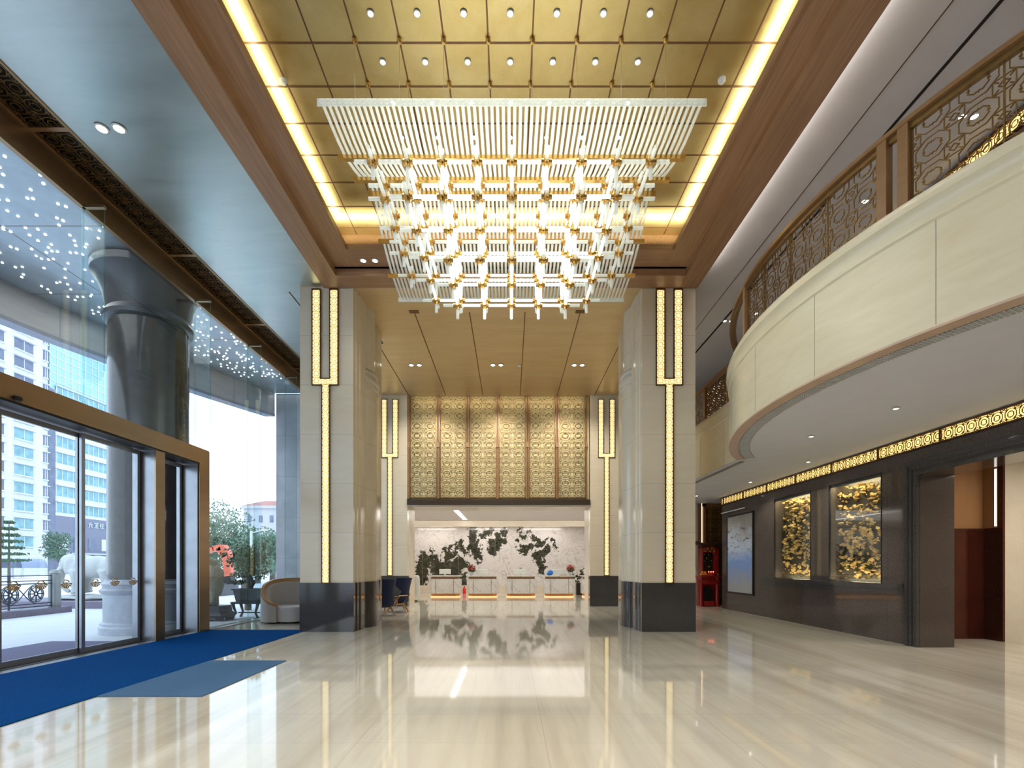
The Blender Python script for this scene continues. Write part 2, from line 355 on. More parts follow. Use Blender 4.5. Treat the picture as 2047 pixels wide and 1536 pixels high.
for i in range(7):
    for j, y in enumerate((5.03, 5.63, 6.23, 6.83, 7.43, 8.03, 8.63)):
        downlight('recessed_downlight', -1.8+.6*i, y, 8.622, 36 if j in (2, 3, 4) else 18, 'small bright recessed spot in the gold ceiling grid', 'spots in the gold ceiling grid', .032)
for y in (3, .4, -2.2):
    for x in (-2.4, 0, 2.4): downlight('recessed_downlight', x, y, 8.622, 150, 'small bright recessed spot in the gold ceiling grid', 'spots in the gold ceiling grid', .032)
for x in (-5.92, -5.67): downlight('recessed_downlight', x, 7.01, 7.845, 60, ('outer' if x < -5.8 else 'inner') + ' one of the two downlights in the blue-grey ceiling by the glass front', None, .065)
for y in (3.4, 0, -3.4): downlight('recessed_downlight', -5.6, y, 7.845, 90, 'downlight in the champagne ceiling nearer the entrance', 'entrance side downlights', .065)
for cx, w_ in ((-2.995, 'beside the left pillar'), (-.42, 'over the middle of the gold soffit'), (2.145, 'beside the right pillar')):
    for d_ in (-.125, .125): downlight('recessed_downlight', cx+d_, 15.26, 7.845, 215, ('first' if d_ < 0 else 'second') + ' spot of the pair ' + w_, 'downlight pairs in the gold soffit', .062, ang=100, tilt=30)
for x in (-3.10, -2.85): downlight('recessed_downlight', x, 10.20, 7.945, 25, ('outer' if x < -3 else 'inner') + ' spot in the walnut soffit near the chandelier', None, .05)
for (px, py, k) in ((1455, 642, 'beyond'), (1936, 233, 'above')):
    Y = F*6.79/(1132-py)
    for d_ in (-.09, .09): downlight('recessed_downlight', (px-1020)*Y/F+d_, Y, 8.295, 40, ('first' if d_ < 0 else 'second') + ' downlight %s the gallery railing' % k, None, .045)
for Y in (2, 5, 9, 13): downlight('recessed_downlight', 6.6, Y, 8.295, 55, 'downlight in the white gallery ceiling', 'gallery ceiling downlights', .05)
for Y, X in ((13.9, 6.9), (11.2, 6.9), (16.6, 6.4), (7.4, 5.9), (9.0, 5.6), (4.5, 6.4)):
    downlight('recessed_downlight', X, Y, 3.915, 38, 'tiny downlight in the soffit under the gallery', 'downlights under the gallery', .035, ang=120)
sd = MB().lathe([(.001,0),(.06,0),(.06,-.02),(.03,-.045),(.001,-.045)], (-.30+.6, 15.3, 7.845), 16); obj('smoke_detector', sd, M['ring'], None, 40, label='round white smoke detector in the gold soffit', cat='smoke detector')
for px, py, w_ in ((566, 160, 'left'), (1443, 158, 'right')):
    Y = F*7.13/(1132-py); sd = MB().lathe([(.001,0),(.055,0),(.055,-.03),(.03,-.06),(.001,-.06)], ((px-1020)*Y/F, Y, 8.628), 16)
    obj('sprinkler_cap', sd, M['ring'], None, 40, label='round cap on the gold ceiling near the bright cove on the %s' % ('glass side' if w_ == 'left' else 'gallery side'), cat='sprinkler')
# ---------------------------------------------------------------- pillars with forked lights
def plan(r, y0=0, hw=.605, k=0):
    c = (0, 1.2); P = [(-hw, y0), (hw, y0), (hw, .16), (hw+.025, .19), (hw+.025, .34), (hw+.055, .37), (hw+.055, .52)]
    a0 = -math.acos((hw+.055)/r); n = 26; arc = []
    for i in range(n+1):
        a = a0 + (-2*a0)*i/n; arc.append((r*math.cos(a), c[1] + r*math.sin(a)))
    P += arc; R_ = P[1:]; L = [(-x, y) for x, y in R_]
    back = [(hw+.055, 1.88+.0), (hw, 2.2), (hw, 2.4)]
    R_ = R_ + back; L = [(-x, y) for x, y in R_]
    return R_ + list(reversed(L))
def pillar(cx, side):
    t = thing('pillar', 'cream stone pillar with dark granite foot and amber forked light on the %s' % side, 'pillar', (cx, 11.0, 0))
    tr = lambda P, z: [(cx+x, 11.0+y, z) for x, y in P]
    g = .012
    P0 = plan(.815, hw=.617); obj('granite_base', MB().loft([tr(P0, 0), tr(P0, 1.12)]), M['granite'], t, 30)
    P1 = plan(.80); obj('shaft', MB().loft([tr(P1, 1.12), tr(P1, 6.02)]), M['cream'], t, 30)
    P2 = plan(.745); obj('upper_shaft', MB().loft([tr(P2, 6.02), tr(P2, 7.852)]), M['cream'], t, 30)
    m = MB().lathe([(.60,5.86),(.815,5.86),(.83,5.90),(.80,5.95),(.80,6.0),(.845,6.04),(.85,6.10),(.81,6.15),(.79,6.22),(.82,6.26),(.80,6.31),(.745,6.35),(.60,6.35)], (cx, 12.2, 0), 48)
    obj('ring_moulding', m, M['cream_plain'], t, 40)
    return t
pillar(-4.175, 'glass front side of the hall'); pillar(3.605, 'gallery side of the hall')
def fork(cx, yf, xa, xb, xs, zt, zc, zb, label, w=.18, near=True, zcap=None):
    t = thing('wall_light', label, 'wall light', (cx, yf, zb))
    fr = MB(); pn = MB(); lat = MB(); e = .022; d = .045
    def rectframe(x0, x1, z0, z1, cut=()):
        pn.box(x0, x1, yf-.02, yf-.002, z0, z1)
        fn = lambda u, v, n_: (u, yf-.026+n_, v)
        c = (x1-x0) if (x1-x0) <= (z1-z0) else (z1-z0)
        lat.fret(fn, x0, x1, z0, z1, c, c, .006 if near else .008, .006, CELL_S if not near else CELL_S)
    h = w/2
    # outline polygon of the fork (outer frame strips)
    def strip(x0, x1, z0, z1): fr.box(x0, x1, yf-d, yf-.001, z0, z1)
    rectframe(xa-h, xa+h, zc, zt); rectframe(xb-h, xb+h, zc, zt); rectframe(xa+h, xb-h, zc, zc+w*.75); rectframe(xs-h*.9, xs+h*.9, zb, zc)
    strip(xa-h-e, xa-h, zc-e, zt); strip(xb+h, xb+h+e, zc-e, zt); strip(xa+h, xa+h+e, zc+w*.75, zt); strip(xb-h-e, xb-h, zc+w*.75, zt)
    strip(xa+h+e, xb-h-e, zc+w*.75, zc+w*.75+e); strip(xa-h, xs-h*.9-e, zc-e, zc); strip(xs+h*.9+e, xb+h, zc-e, zc)
    strip(xs-h*.9-e, xs-h*.9, zb, zc); strip(xs+h*.9, xs+h*.9+e, zb, zc); strip(xs-h*.9-e, xs+h*.9+e, zb-e, zb)
    strip(xa-h-e, xa+h+e, zt, zt+e); strip(xb-h-e, xb+h+e, zt, zt+e)
    obj('frame', fr, M['fretframe'], t); obj('light_panel', pn, M['glow'], t, label='lit amber crystal panel'); obj('lattice', lat, M['brass'], t)
    return t
fork(-4.19, 11.0, -4.40, -4.00, -4.19, 7.77, 5.62, 1.125, 'tall amber forked wall light on the pillar nearer the glass front', .165)
fork(3.61, 11.0, 3.41, 3.81, 3.61, 7.77, 5.62, 1.125, 'tall amber forked wall light on the pillar nearer the gallery', .165)
# ---------------------------------------------------------------- back wall, pilasters, screen
def pilaster(x0, x1, side):
    t = thing('pilaster', 'cream stone pilaster with dark foot %s the gold screen' % side, 'pilaster', ((x0+x1)/2, 18.0, 0))
    obj('granite_base', MB().box(x0-.012, x1+.012, 17.988, 18.3, 0, 1.13), M['granite'], t); obj('shaft', MB().box(x0, x1, 18.0, 18.3, 1.13, 7.852), M['cream'], t)
pilaster(-5.06, -3.83, 'behind the blue armchairs, beside'); pilaster(2.97, 4.17, 'half behind the right pillar, beside')
fork(-4.46, 18.0, -4.68, -4.27, -4.47, 7.68, 5.55, 1.16, 'amber forked wall light above the blue armchairs', .165, False)
fork(3.58, 18.0, 3.37, 3.79, 3.58, 7.68, 5.55, 1.16, 'amber forked wall light on the pilaster right of the reception desks', .165, False)
struct('wall_back_left', MB().box(-7.4, -5.06, 18.3, 18.6, 0, 7.95), M['cream_plain'])
struct('wall_back_jamb', MB().box(-5.06, -3.835, 18.3, 19.4, 0, 7.95).box(2.975, 4.165, 18.3, 19.4, 0, 7.95), M['cream_plain'])
struct('wall_back_header', MB().box(-3.83, 2.97, 18.3, 19.4, 3.73, 7.95), M['cream_plain'])
struct('trim_2', MB().box(-3.83, 2.97, 17.93, 18.3, 3.78, 3.97), simple('dark_beam', (.05,.032,.02), .35), label='dark walnut beam below the gold screen')
struct('trim_3', MB().box(-3.83, 2.97, 17.99, 18.3, 3.71, 3.775), M['cream_plain'])
t_ = thing('fretwork_screen', 'tall gold fretwork screen of six panels above the reception opening', 'screen', (-.4, 18.1, 3.98))
obj('screen_back', MB().box(-3.80, 2.95, 18.12, 18.16, 3.98, 7.85), M['screenpanel'], t_)
fm = MB(); fm.box(-3.81, 2.95, 18.0, 18.12, 3.97, 4.03)
for i in range(6):
    x0 = -3.72 + 1.107*i; x1 = x0 + .965
    fn = lambda u, v, n_: (u, 18.065+n_, v)
    c = (x1-x0)/2; cv = 3.78/10.5
    m = MB(); m.fret(fn, x0, x1, 4.05, 7.83, c, cv, .0085, .014, CELL)
    for a in range(2):
        for b in range(11):
            ux, vz = x0+c*(a+.5), 4.05+cv*(b+.5)
            P = [(ux+.115*math.cos(k*PI/4)*(1.12 if k % 2 == 0 else .92), vz+.095*math.sin(k*PI/4)*(1.12 if k % 2 == 0 else .92)) for k in range(8)]
            if vz < 7.75:
                for k in range(8): m.seg(fn, *P[k], *P[(k+1) % 8], .015, .02)
    p = obj('panel', m, M['brassdark'], t_)
    f2 = MB(); f2.box(x0-.03, x0, 18.02, 18.10, 4.03, 7.84); f2.box(x1, x1+.03, 18.02, 18.10, 4.03, 7.84); f2.box(x0, x1, 18.02, 18.10, 4.03, 4.06); obj('panel_frame', f2, M['brassdark'], p)
for i in range(7):
    x0 = -3.72 + 1.107*i - .142
    a, b = (x0+.03, x0+.112) if 0 < i < 6 else ((x0+.05, x0+.112) if i == 0 else (x0+.03, x0+.075))
    m = MB(); m.box(a, a+.028, 17.98, 18.12, 4.0, 7.85); m.box(b-.028, b, 17.98, 18.12, 4.0, 7.85); m.box(a, b, 18.05, 18.12, 4.0, 7.85); m.box(a-.015, b+.015, 17.96, 18.10, 5.92, 6.10)
    obj('post', m, M['wood'], t_)
lamp('AREA', 'screen_wash_light', (-.4, 17.55, 7.80), 16, (1,.84,.55), (R(22),0,0), 6.4, .06)
t_ = thing('ceiling_vent', 'dark louvred vent in the gold soffit beside the left pillar', 'vent', (-3.96, 13.4, 7.84))
vm = MB(); [vm.box(-4.3, -3.62, 12.95+.05*k, 12.975+.05*k, 7.832, 7.85) for k in range(17)]; obj('louvre', vm, M['grille'], t_); obj('vent_back', MB().box(-4.3, -3.62, 12.95, 13.8, 7.843, 7.849), M['black'], t_)
# ---------------------------------------------------------------- reception alcove
struct('ceiling_reception', MB().box(-7, 6, 19.4, 27.2, 4.0, 4.1), M['white'])
struct('trim_4', MB().box(-7, 6, 26.3, 27.0, 3.65, 4.0), M['cream_plain'], label='pale bulkhead over the marble wall')
struct('wall_reception_left', MB().box(-7.2, -7, 18.6, 27.2, 0, 4.1), M['cream_plain']); struct('wall_reception_right', MB().box(6, 6.2, 19.4, 27.2, 0, 4.1), M['cream_plain'])
def marble(name, blobs=(), veins=.5, sc_=1.0):
    t = NT(name); co = t.coord(); n1 = t.noise(co, 1.6*sc_, 9, .66, 1.4); n2 = t.noise(co, 5*sc_, 8, .7, 1.0); n0 = t.noise(co, .5*sc_, 5)
    base = t.mix(n0, (.74,.68,.63), (.68,.68,.73)) if blobs else t.mix(n0, (.84,.82,.78), (.80,.80,.82))
    vn = t.mth('ABSOLUTE', t.mth('SUBTRACT', t.noise(t.coord((1,1,1.3), (0,.6,0)), .9*sc_, 7, .6, 1.2), .5))
    c = t.mix(t.ramp(vn, [(0,(.55,.55,.55)),(.012,(0,0,0))]), base, (.12,.12,.10))
    if blobs:
        acc = None; nz = t.node('ShaderNodeTexNoise'); nz.inputs['Scale'].default_value = 1.5; nz.inputs['Detail'].default_value = 7; nz.inputs['Roughness'].default_value = .62; t.lk(co, nz.inputs['Vector'])
        v1 = t.node('ShaderNodeVectorMath', operation='SUBTRACT'); t.lk(nz.outputs['Color'], v1.inputs[0]); v1.inputs[1].default_value = (.5,.5,.5)
        v2 = t.node('ShaderNodeVectorMath', operation='MULTIPLY_ADD'); t.lk(v1.outputs[0], v2.inputs[0]); v2.inputs[1].default_value = (2.0,0,2.6); t.lk(co, v2.inputs[2]); wco = v2.outputs[0]
        for (bx, bz, rx, rz, rot) in blobs:
            mp = wco; sub = t.node('ShaderNodeMapping', vector_type='TEXTURE'); sub.inputs['Location'].default_value = (bx, 0, bz); sub.inputs['Rotation'].default_value = (0, rot, 0); sub.inputs['Scale'].default_value = (rx, 1e6, rz); t.lk(mp, sub.inputs[0])
            ln = t.node('ShaderNodeVectorMath', operation='LENGTH'); t.lk(sub.outputs[0], ln.inputs[0]); v = t.mth('SUBTRACT', 1.0, ln.outputs['Value'])
            acc = v if acc is None else t.mth('MAXIMUM', acc, v)
        f = t.mth('ADD', acc, t.mth('MULTIPLY', t.mth('SUBTRACT', n2, .5), 1.9)); f = t.mth('ADD', f, t.mth('MULTIPLY', t.mth('SUBTRACT', n1, .5), 1.8))
        dk = t.ramp(n2, [(.35,(.012,.013,.008)),(.6,(.06,.06,.04)),(.72,(.35,.33,.28))])
        c = t.mix(t.ramp(f, [(.10,(0,0,0)),(.17,(1,1,1))]), c, dk)
    c = t.joints(c, [(0, 2.02, -.85, .008)], (.5,.46,.42)); t.setp(c, .15); return t.m
BL = []
def bl(px, py, rx, rz, rot=0): p = at(px, py, 27.0); BL.append((p.x, p.z, rx*27/F, rz*27/F, rot))
for a in ((850,1125,26,34,.5), (842,1160,22,24), (880,1140,22,20,.6), (912,1140,20,30), (915,1165,22,20), (900,1110,10,22,1.0), (952,1095,16,28), (948,1065,12,20), (970,1062,12,16), (925,1095,14,10,.9), (995,1085,16,22), (1006,1062,8,14), (1048,1090,16,14,.2), (1052,1062,14,10), (1075,1080,20,10,.3), (1080,1108,12,12), (1083,1128,12,22), (1105,1092,14,6), (1158,1152,14,8,-.5)): bl(*a)
M['panda'] = marble('white_marble_with_black_patches', BL); M['deskmarble'] = marble('white_veined_marble', (), sc_=1.6)
struct('wall_marble', MB().box(-7, 6, 27.0, 27.2, .42, 4.0), M['panda'], label='white marble wall with large black mountain-like patches'); struct('trim_5', MB().box(-7, 6, 26.95, 27.2, 0, .42), M['cream_plain'])
t_ = thing('ceiling_light_slot', 'bright diagonal-looking light slot in the reception ceiling', 'ceiling light', (-2.43, 21, 3.99))
obj('diffuser', MB().box(-2.53, -2.33, 19.8, 26.0, 3.985, 4.0), emit('slot_glow', (1,.97,.93), 3.0), t_)
lamp('AREA', 'reception_fill', (-.5, 22.9, 3.97), 205, (1,.93,.84), (0,0,0), 12.4, 6.8)  # broad unseen fill added under the alcove ceiling, no such fitting there
for X in (-4.2, -1.2, 1.8): lamp('AREA', 'marble_wash_light', (X, 26.2, 3.62), 9, (1,.93,.84), (R(25),0,0), 2.2, .08)
# desks
def desk():
    t = thing('reception_desk', '', 'desk', (0,0,0))
    def oct_(w, d, c, y0): return [(-w/2, y0+c), (-w/2+c*1.1, y0), (w/2-c*1.1, y0), (w/2, y0+c), (w/2, y0+d), (-w/2, y0+d)]
    obj('body', MB().prism(oct_(1.52, .62, .16, .02), .17, .88), M['deskmarble'], t, local=True)
    j = MB(); [j.box(x-.007, x+.007, .012, .03, .17, .88) for x in (-.43, .43)]; obj('metal_joint', j, M['brassdark'], t, local=True)
    obj('wood_band', MB().prism(oct_(1.34, .52, .12, .09), .88, .99), M['wood_x'], t, local=True)
    obj('countertop', MB().prism(oct_(1.56, .68, .17, -.01), .99, 1.05), M['deskmarble'], t, local=True)
    obj('plinth', MB().prism(oct_(1.36, .5, .14, .12), .05, .17), simple('copper_plinth', (.75,.36,.14), .3, .7), t, local=True)
    obj('plinth_glow', MB().prism(oct_(1.40, .54, .14, .09), .0, .05), M['glowdesk'], t, local=True, label='lit amber strip under the plinth')
    return t
M['glowdesk'] = emit('desk_led', (1,.55,.25), .8)
d0 = desk(); names = ('with the plain white monitor, nearest the black marble patch', 'with the flower pot left of its monitor', 'standing alone in the middle with a dark upright device', 'with a blue bag and red flowers', 'half hidden behind the dark-footed pilaster')
dx = [(888.6-1020)*23.2/F, (964-1020)*23.2/F, (1041.5-1020)*23.2/F, (1119-1020)*23.2/F, (1196-1020)*23.2/F]
def monitor():
    t = thing('monitor', '', 'monitor', (0,0,0))
    obj('screen', MB().bbox(-.28, .28, -.015, .02, .06, .30, .012), simple('white_plastic', (.78,.80,.78), .35, 0, .03), t, local=True)
    obj('stand', MB().box(-.03, .03, -.03, -.016, 0, .16).box(-.1, .1, -.08, .08, 0, .012), bpy.data.materials['white_plastic'], t, local=True); return t
m0 = monitor()
mx_ = [(888-1020)/F*23.2, (962-1020)/F*23.2, (1039-1020)/F*23.2, (1115.5-1020)/F*23.2, (1180-1020)/F*23.2]
for i in range(5):
    L = 'white marble reception desk ' + names[i]
    if i == 0: d0.location = (dx[0], 23.2, 0); d0['label'] = L; d0['group'] = 'reception desks in a row'
    else: dup(d0, (dx[i], 23.2, 0), label=L)
    L = 'back of a white monitor on the reception desk ' + ('nearest the black marble patch', 'with the flower pot beside it', 'in the middle of the row', 'next to the blue bag', 'half hidden by the pilaster')[i]
    if i == 0: m0.location = (mx_[0], 23.5, 1.05); m0['label'] = L; m0['group'] = 'monitors on the reception desks'
    else: dup(m0, (mx_[i], 23.5, 1.05), label=L)
rnd = random.Random(4)
M['leaf'] = simple('green_leaf', (.06,.16,.04), .5, 0, .5, 20); M['redflower'] = simple('red_petal', (.62,.06,.05), .5, 0, .4, 30); M['porcelain'] = simple('blue_white_porcelain', (.62,.72,.80), .2, 0, .4, 12)
def leaves(m, c, r, n, s, rnd, shell=False):
    for _ in range(n):
        while True:
            p = Vector((rnd.uniform(-1,1), rnd.uniform(-1,1), rnd.uniform(-1,1)))
            if (.5 if shell else 0) < p.length < 1: break
        p = Vector((c[0]+p.x*r[0], c[1]+p.y*r[1], c[2]+p.z*r[2])); a = Vector((rnd.gauss(0,1), rnd.gauss(0,1), rnd.gauss(0,1))).normalized(); b = a.orthogonal().normalized()
        k = s*rnd.uniform(.6, 1.3); q = a.cross(b); i0 = len(m.v)
        m.v += [tuple(p-a*k), tuple(p+b*k*.45), tuple(p+a*k), tuple(p-b*k*.45+q*k*.15)]; m.f.append((i0, i0+1, i0+2, i0+3))
    return m
for px, w_ in ((943, 'on the second desk'), (1140.6, 'beside the blue bag desk')):
    x = (px-1020)*23.3/F; t = thing('potted_flower', 'red flowers in a small white and blue pot ' + w_, 'flower', (x, 23.3, 1.05), group='red flower pots at reception')
    obj('pot', MB().lathe([(.001,1.05),(.07,1.05),(.12,1.16),(.11,1.20),(.001,1.19)], (x,23.3,0), 16), M['porcelain'], t, 40)
    obj('foliage', leaves(MB(), (x,23.3,1.34), (.19,.15,.16), 160, .05, rnd), M['leaf'], t); obj('blossom', leaves(MB(), (x,23.28,1.40), (.20,.15,.17), 130, .045, rnd), M['redflower'], t)
bb = MB().ell((1.93, 23.28, 1.18), (.14,.10,.13)); bb.ell((1.83, 23.25, 1.125), (.09,.08,.07)); obj('bag', bb, simple('blue_plastic', (.02,.22,.75), .3), None, 50, label='crumpled blue bag on the desk beside a white monitor', cat='bag')
t_ = thing('card_terminal', 'small dark upright device above the middle reception desk', 'terminal', (.49, 23.6, 1.05)); obj('device', MB().box(.455,.495,23.58,23.6,1.27,1.43), M['black'], t_); obj('arm', MB().tube([(.49,23.6,1.05),(.53,23.6,1.2),(.55,23.6,1.38)], .01), M['black'], t_)
obj('tray', MB().bbox(1.72+.72, 2.0+.72, 23.25, 23.45, 1.05, 1.08), M['wood'], None, label='small wooden tray on the desk with the blue bag', cat='tray')
t_ = thing('fire_extinguisher', 'red fire extinguisher on the floor between two reception desks', 'fire extinguisher', (-2.47, 26, 0)); obj('cylinder', MB().lathe([(.001,0),(.09,0),(.09,.30),(.04,.36),(.001,.36)], (-2.47,26,0), 16), simple('red_paint', (.75,.02,.02), .3), t_, 40); obj('valve', MB().box(-2.50,-2.44,25.97,26.03,.36,.42), M['black'], t_)
obj('bin', MB().bbox(3.42, 3.78, 24.9, 25.3, 0, .64, .02), M['black'], None, label='black waste bin behind the flowered reception desk', cat='bin')
t_ = thing('lectern', 'white rounded stand with a black foot beside the reception opening', 'stand', (-4.0, 20.5, 0))
obj('body', MB().loft([[(-4.15+x*.32*k, 20.5+y*.25*k, z) for x, y in [(math.cos(a*PI/10), math.sin(a*PI/10)) for a in range(20)]] for z, k in ((.06,.85),(.15,.98),(.6,1.02),(1.0,.98),(1.08,.9),(1.11,.7))]), bpy.data.materials['white_plastic'], t_, 50); obj('foot', MB().lathe([(.22,0),(.22,.06)], (-4.15,20.5,0), 16), M['black'], t_)
# ---------------------------------------------------------------- right wall: granite, niches, portal
GW = M['granite_wall']; XW = 7.53
g = MB()
g.box(XW, 8.17, 8.90, 17.2, 0, .95); g.box(XW, 8.17, 8.90, 17.2, 3.40, 3.66)
g.box(XW, 8.17, 8.90, 9.81, .95, 3.40); g.box(XW, 8.17, 11.43, 12.12, .95, 3.40); g.box(XW, 8.17, 13.80, 17.2, .95, 3.40)
g.box(XW, 8.17, 9.81, 11.43, .95, 1.15); g.box(XW, 8.17, 12.12, 13.80, .95, 1.15); g.box(7.83, 8.17, 9.81, 11.43, 1.15, 3.4); g.box(7.83, 8.17, 12.12, 13.8, 1.15, 3.4)
g.box(XW, 8.17, 5.9, 8.90, 3.17, 3.66); g.box(XW, 8.17, -8, 5.9, 0, 3.66)
struct('wall_right', g, GW, label='polished dark brown granite wall under the gallery')
struct('wall_right_top', MB().box(XW+.02, 8.17, -8, 17.2, 3.66, 3.93), M['black'])
struct('wall_right_upper', MB().box(XW+.03, 7.75, -8, 18.8, 4.35, 8.3), wood('dark_upper_panelling', (.16,.09,.05), (.24,.14,.08), .5, 2, 12))
m = MB()
for z0, z1, x in ((.93,.975,7.50),(.975,1.02,7.485),(1.02,1.04,7.51),(1.04,1.09,7.475),(1.09,1.15,7.455)): m.box(x, XW+.01, 9.205, 14.45, z0, z1)
struct('trim_6', m, M['granite'], label='moulded granite dado rail under the gold carvings')
m = MB()
for k, (a, b, x) in enumerate(((9.20,9.15,7.49),(9.15,9.09,7.46),(9.09,9.02,7.48),(9.02,8.97,7.50),(8.97,8.90,7.47))):
    m.box(x, XW+.005, b, a, 0, 3.17+ (9.2-8.9) - (9.2-a)); m.box(x, XW+.005, 5.9, b+.001, 3.17+(b-8.9), 3.17+(a-8.9))
struct('trim_7', m, M['granite'], label='stepped granite surround of the lift lobby opening')
struct('wall_far_right', MB().box(4.17, 12.2, 18.8, 19.0, 0, 8.3), M['cream_plain'])
t_ = thing('lattice_panel', 'gold and brown patterned panel in a wooden frame behind the red altar', 'panel', (7.9, 18.76, 1.8))
obj('frame', MB().box(7.46, 7.56, 18.70, 18.8, 0, 3.92).box(8.3, 8.4, 18.70, 18.8, 0, 3.92).box(7.46, 8.4, 18.70, 18.8, 3.80, 3.92), M['rail'], t_)
obj('backing', MB().box(7.56, 8.3, 18.77, 18.8, 0, 3.8), simple('ochre_panel', (.42,.24,.06), .4, .3), t_)
fn = lambda u, v, n_: (u, 18.755+n_, v); obj('lattice', MB().fret(fn, 7.58, 8.28, .1, 3.78, .35, .35, .014, .02, CELL), M['fretframe'], t_)
obj('wall_light_line', MB().box(7.40, 7.425, 18.74, 18.8, .2, 3.92), emit('warm_line', (1,.85,.6), 1.6), None, label='thin vertical light line beside the patterned panel on the far wall', cat='wall light')
struct('trim_8', MB().box(7.28, 7.40, 18.72, 18.8, 0, 3.92), M['rail'])
def carving(y0, y1, seed, label):
    from mathutils import noise
    t = thing('gold_carving', label, 'carving', (7.72, (y0+y1)/2, 1.15), group='gold carvings in glazed niches')
    z0, z1 = 1.22, 3.34; n1, n2 = 110, 150; m = MB(); off = Vector((seed*13.7, seed*7.1, seed*3.3))
    H = []
    for i in range(n2+1):
        for j in range(n1+1):
            y = y0+.03+(y1-y0-.06)*j/n1; z = z0+(z1-z0)*i/n2; p = Vector((y, z, 0))+off
            q = p + .10*Vector((noise.noise(p*2.5), noise.noise(p*2.5+Vector((9,9,9))), 0))
            d, _ = noise.voronoi(q*13); h = max(0, .5-d[0])*.06 + .055*noise.turbulence(q*9, 5, False) + .010*math.cos(d[1]*26) + .020*math.sin(noise.noise(q*3.2)*20)
            H.append(h); m.v.append((7.80-h*1.5, y, z))
    for i in range(n2):
        for j in range(n1):
            a = i*(n1+1)+j; f = (a, a+1, a+n1+2, a+n1+1)
            if max(H[k] for k in f) > .026: m.f.append(f)
    obj('relief', m, M['carvegold'], t, 50)
    obj('back_panel', MB().box(7.805, 7.825, y0+.01, y1-.01, 1.16, 3.39), simple('dark_backing', (.05,.035,.02), .4), t)
    obj('glass_pane', MB().box(7.535, 7.543, y0+.005, y1-.005, 1.155, 3.395), M['glass'], t)
    e = MB(); e.box(7.52, 7.55, y1-.03, y1, 1.15, 3.4); e.box(7.52, 7.55, y0, y0+.012, 1.15, 3.4); e.box(7.55, 7.575, y0, y1, 3.33, 3.40); obj('edge_frame', e, M['darksteel'], t)  # head strip added to keep the niche lamp out of floor reflections
    lamp('AREA', 'niche_light', (7.615, (y0+y1)/2, 3.392), 14, (1,.80,.46), (0, R(-12), 0), .03, y1-y0-.1, parent=None)
    lamp('AREA', 'niche_light', (7.615, (y0+y1)/2, 1.165), 6, (1,.80,.46), (PI, R(12), 0), .03, y1-y0-.1, parent=None)
M['carvegold'] = goldleaf('carved_gilt_wood', (.50,.25,.06), (.95,.72,.32), .34, scale=9, bm=.9)
carving(9.81, 11.43, 1, 'glazed gilded wood carving in the niche nearest the lift lobby opening'); carving(12.12, 13.80, 2, 'glazed gilded wood carving in the niche nearer the framed panel')
# framed glossy landscape panel
def artmat():
    t = NT('pale_landscape_print'); n1 = t.noise(t.coord((1,1,1.8)), 1.3, 7, .6, 1); n2 = t.noise(t.coord((1,1,3)), 2.4, 8, .7, 1.4); z = t.axis(t.coord(), 2)
    c = t.ramp(t.mth('ADD', t.mth('MULTIPLY', z, .28), t.mth('MULTIPLY', n1, .35)), [(.25,(.40,.42,.45)), (.45,(.22,.38,.80)), (.62,(.55,.66,.85)), (.8,(.42,.40,.38)), (.98,(.30,.27,.25))])
    band = t.mth('MULTIPLY', t.mth('LESS_THAN', t.mth('ABSOLUTE', t.mth('SUBTRACT', z, 1.75)), .45), 1.0)
    c = t.mix(t.mth('MULTIPLY', t.ramp(n2, [(.55,(0,0,0)),(.62,(1,1,1))]), band), c, (.16,.10,.07)); t.setp(c, .08); return t.m
t_ = thing('framed_panel', 'tall framed glossy pale blue landscape panel on the granite wall near the altar', 'picture', (7.5, 15.85, .58))
obj('picture', MB().box(7.505, 7.53, 14.99, 16.70, .63, 3.16), artmat(), t_)
obj('frame', MB().box(7.49, 7.53, 14.94, 14.99, .58, 3.21).box(7.49, 7.53, 16.70, 16.75, .58, 3.21).box(7.49, 7.53, 14.99, 16.70, .58, .63).box(7.49, 7.53, 14.99, 16.70, 3.16, 3.21), M['black'], t_)
t_ = thing('reflection_bar', 'slim metal bar in place of a reflection above the framed landscape panel', 'reflection bar', (7.45, 16, 3.33)); obj('bar', MB().box(7.40, 7.43, 15.3, 17.0, 3.33, 3.36), M['ring'], t_); obj('arm', MB().box(7.43, 7.53, 16.1, 16.13, 3.335, 3.355), M['ring'], t_)  # bar added where a reflection lies on the granite, not a lamp
# glowing fretwork frieze strips
def frieze(x, ya, yb, z0, z1, label, pitch=1.43):
    t = thing('light_frieze', label, 'light frieze', (x, (ya+yb)/2, z0)); e = .022
    obj('light_panel', MB().box(x-.012, x+.0, ya, yb, z0+e, z1-e), M['glow_strip'], t, label='lit yellow panel')
    f = MB(); f.box(x-.05, x, ya, yb, z0, z0+e); f.box(x-.05, x, ya, yb, z1-e, z1); f.box(x-.05, x, yb-.02, yb, z0, z1)
    y = 8.44 - pitch*12
    while y < yb:
        if y > ya: f.box(x-.045, x, y-.014, y+.014, z0+e, z1-e)
        y += pitch
    obj('frame', f, M['fretframe'], t)
    fn = lambda u, v, n_: (x-.026+n_, u, v); c = z1-z0-2*e
    obj('lattice', MB().fret(fn, ya, yb, z0+e, z1-e, c, c, .008, .01, CELL), M['fretframe'], t)
frieze(7.53, 2.0, 17.2, 3.655, 3.905, 'long glowing yellow fretwork frieze running above the granite wall')
frieze(7.56, 1.5, 12.0, 7.98, 8.24, 'glowing yellow fretwork frieze high on the wall behind the gallery railing')
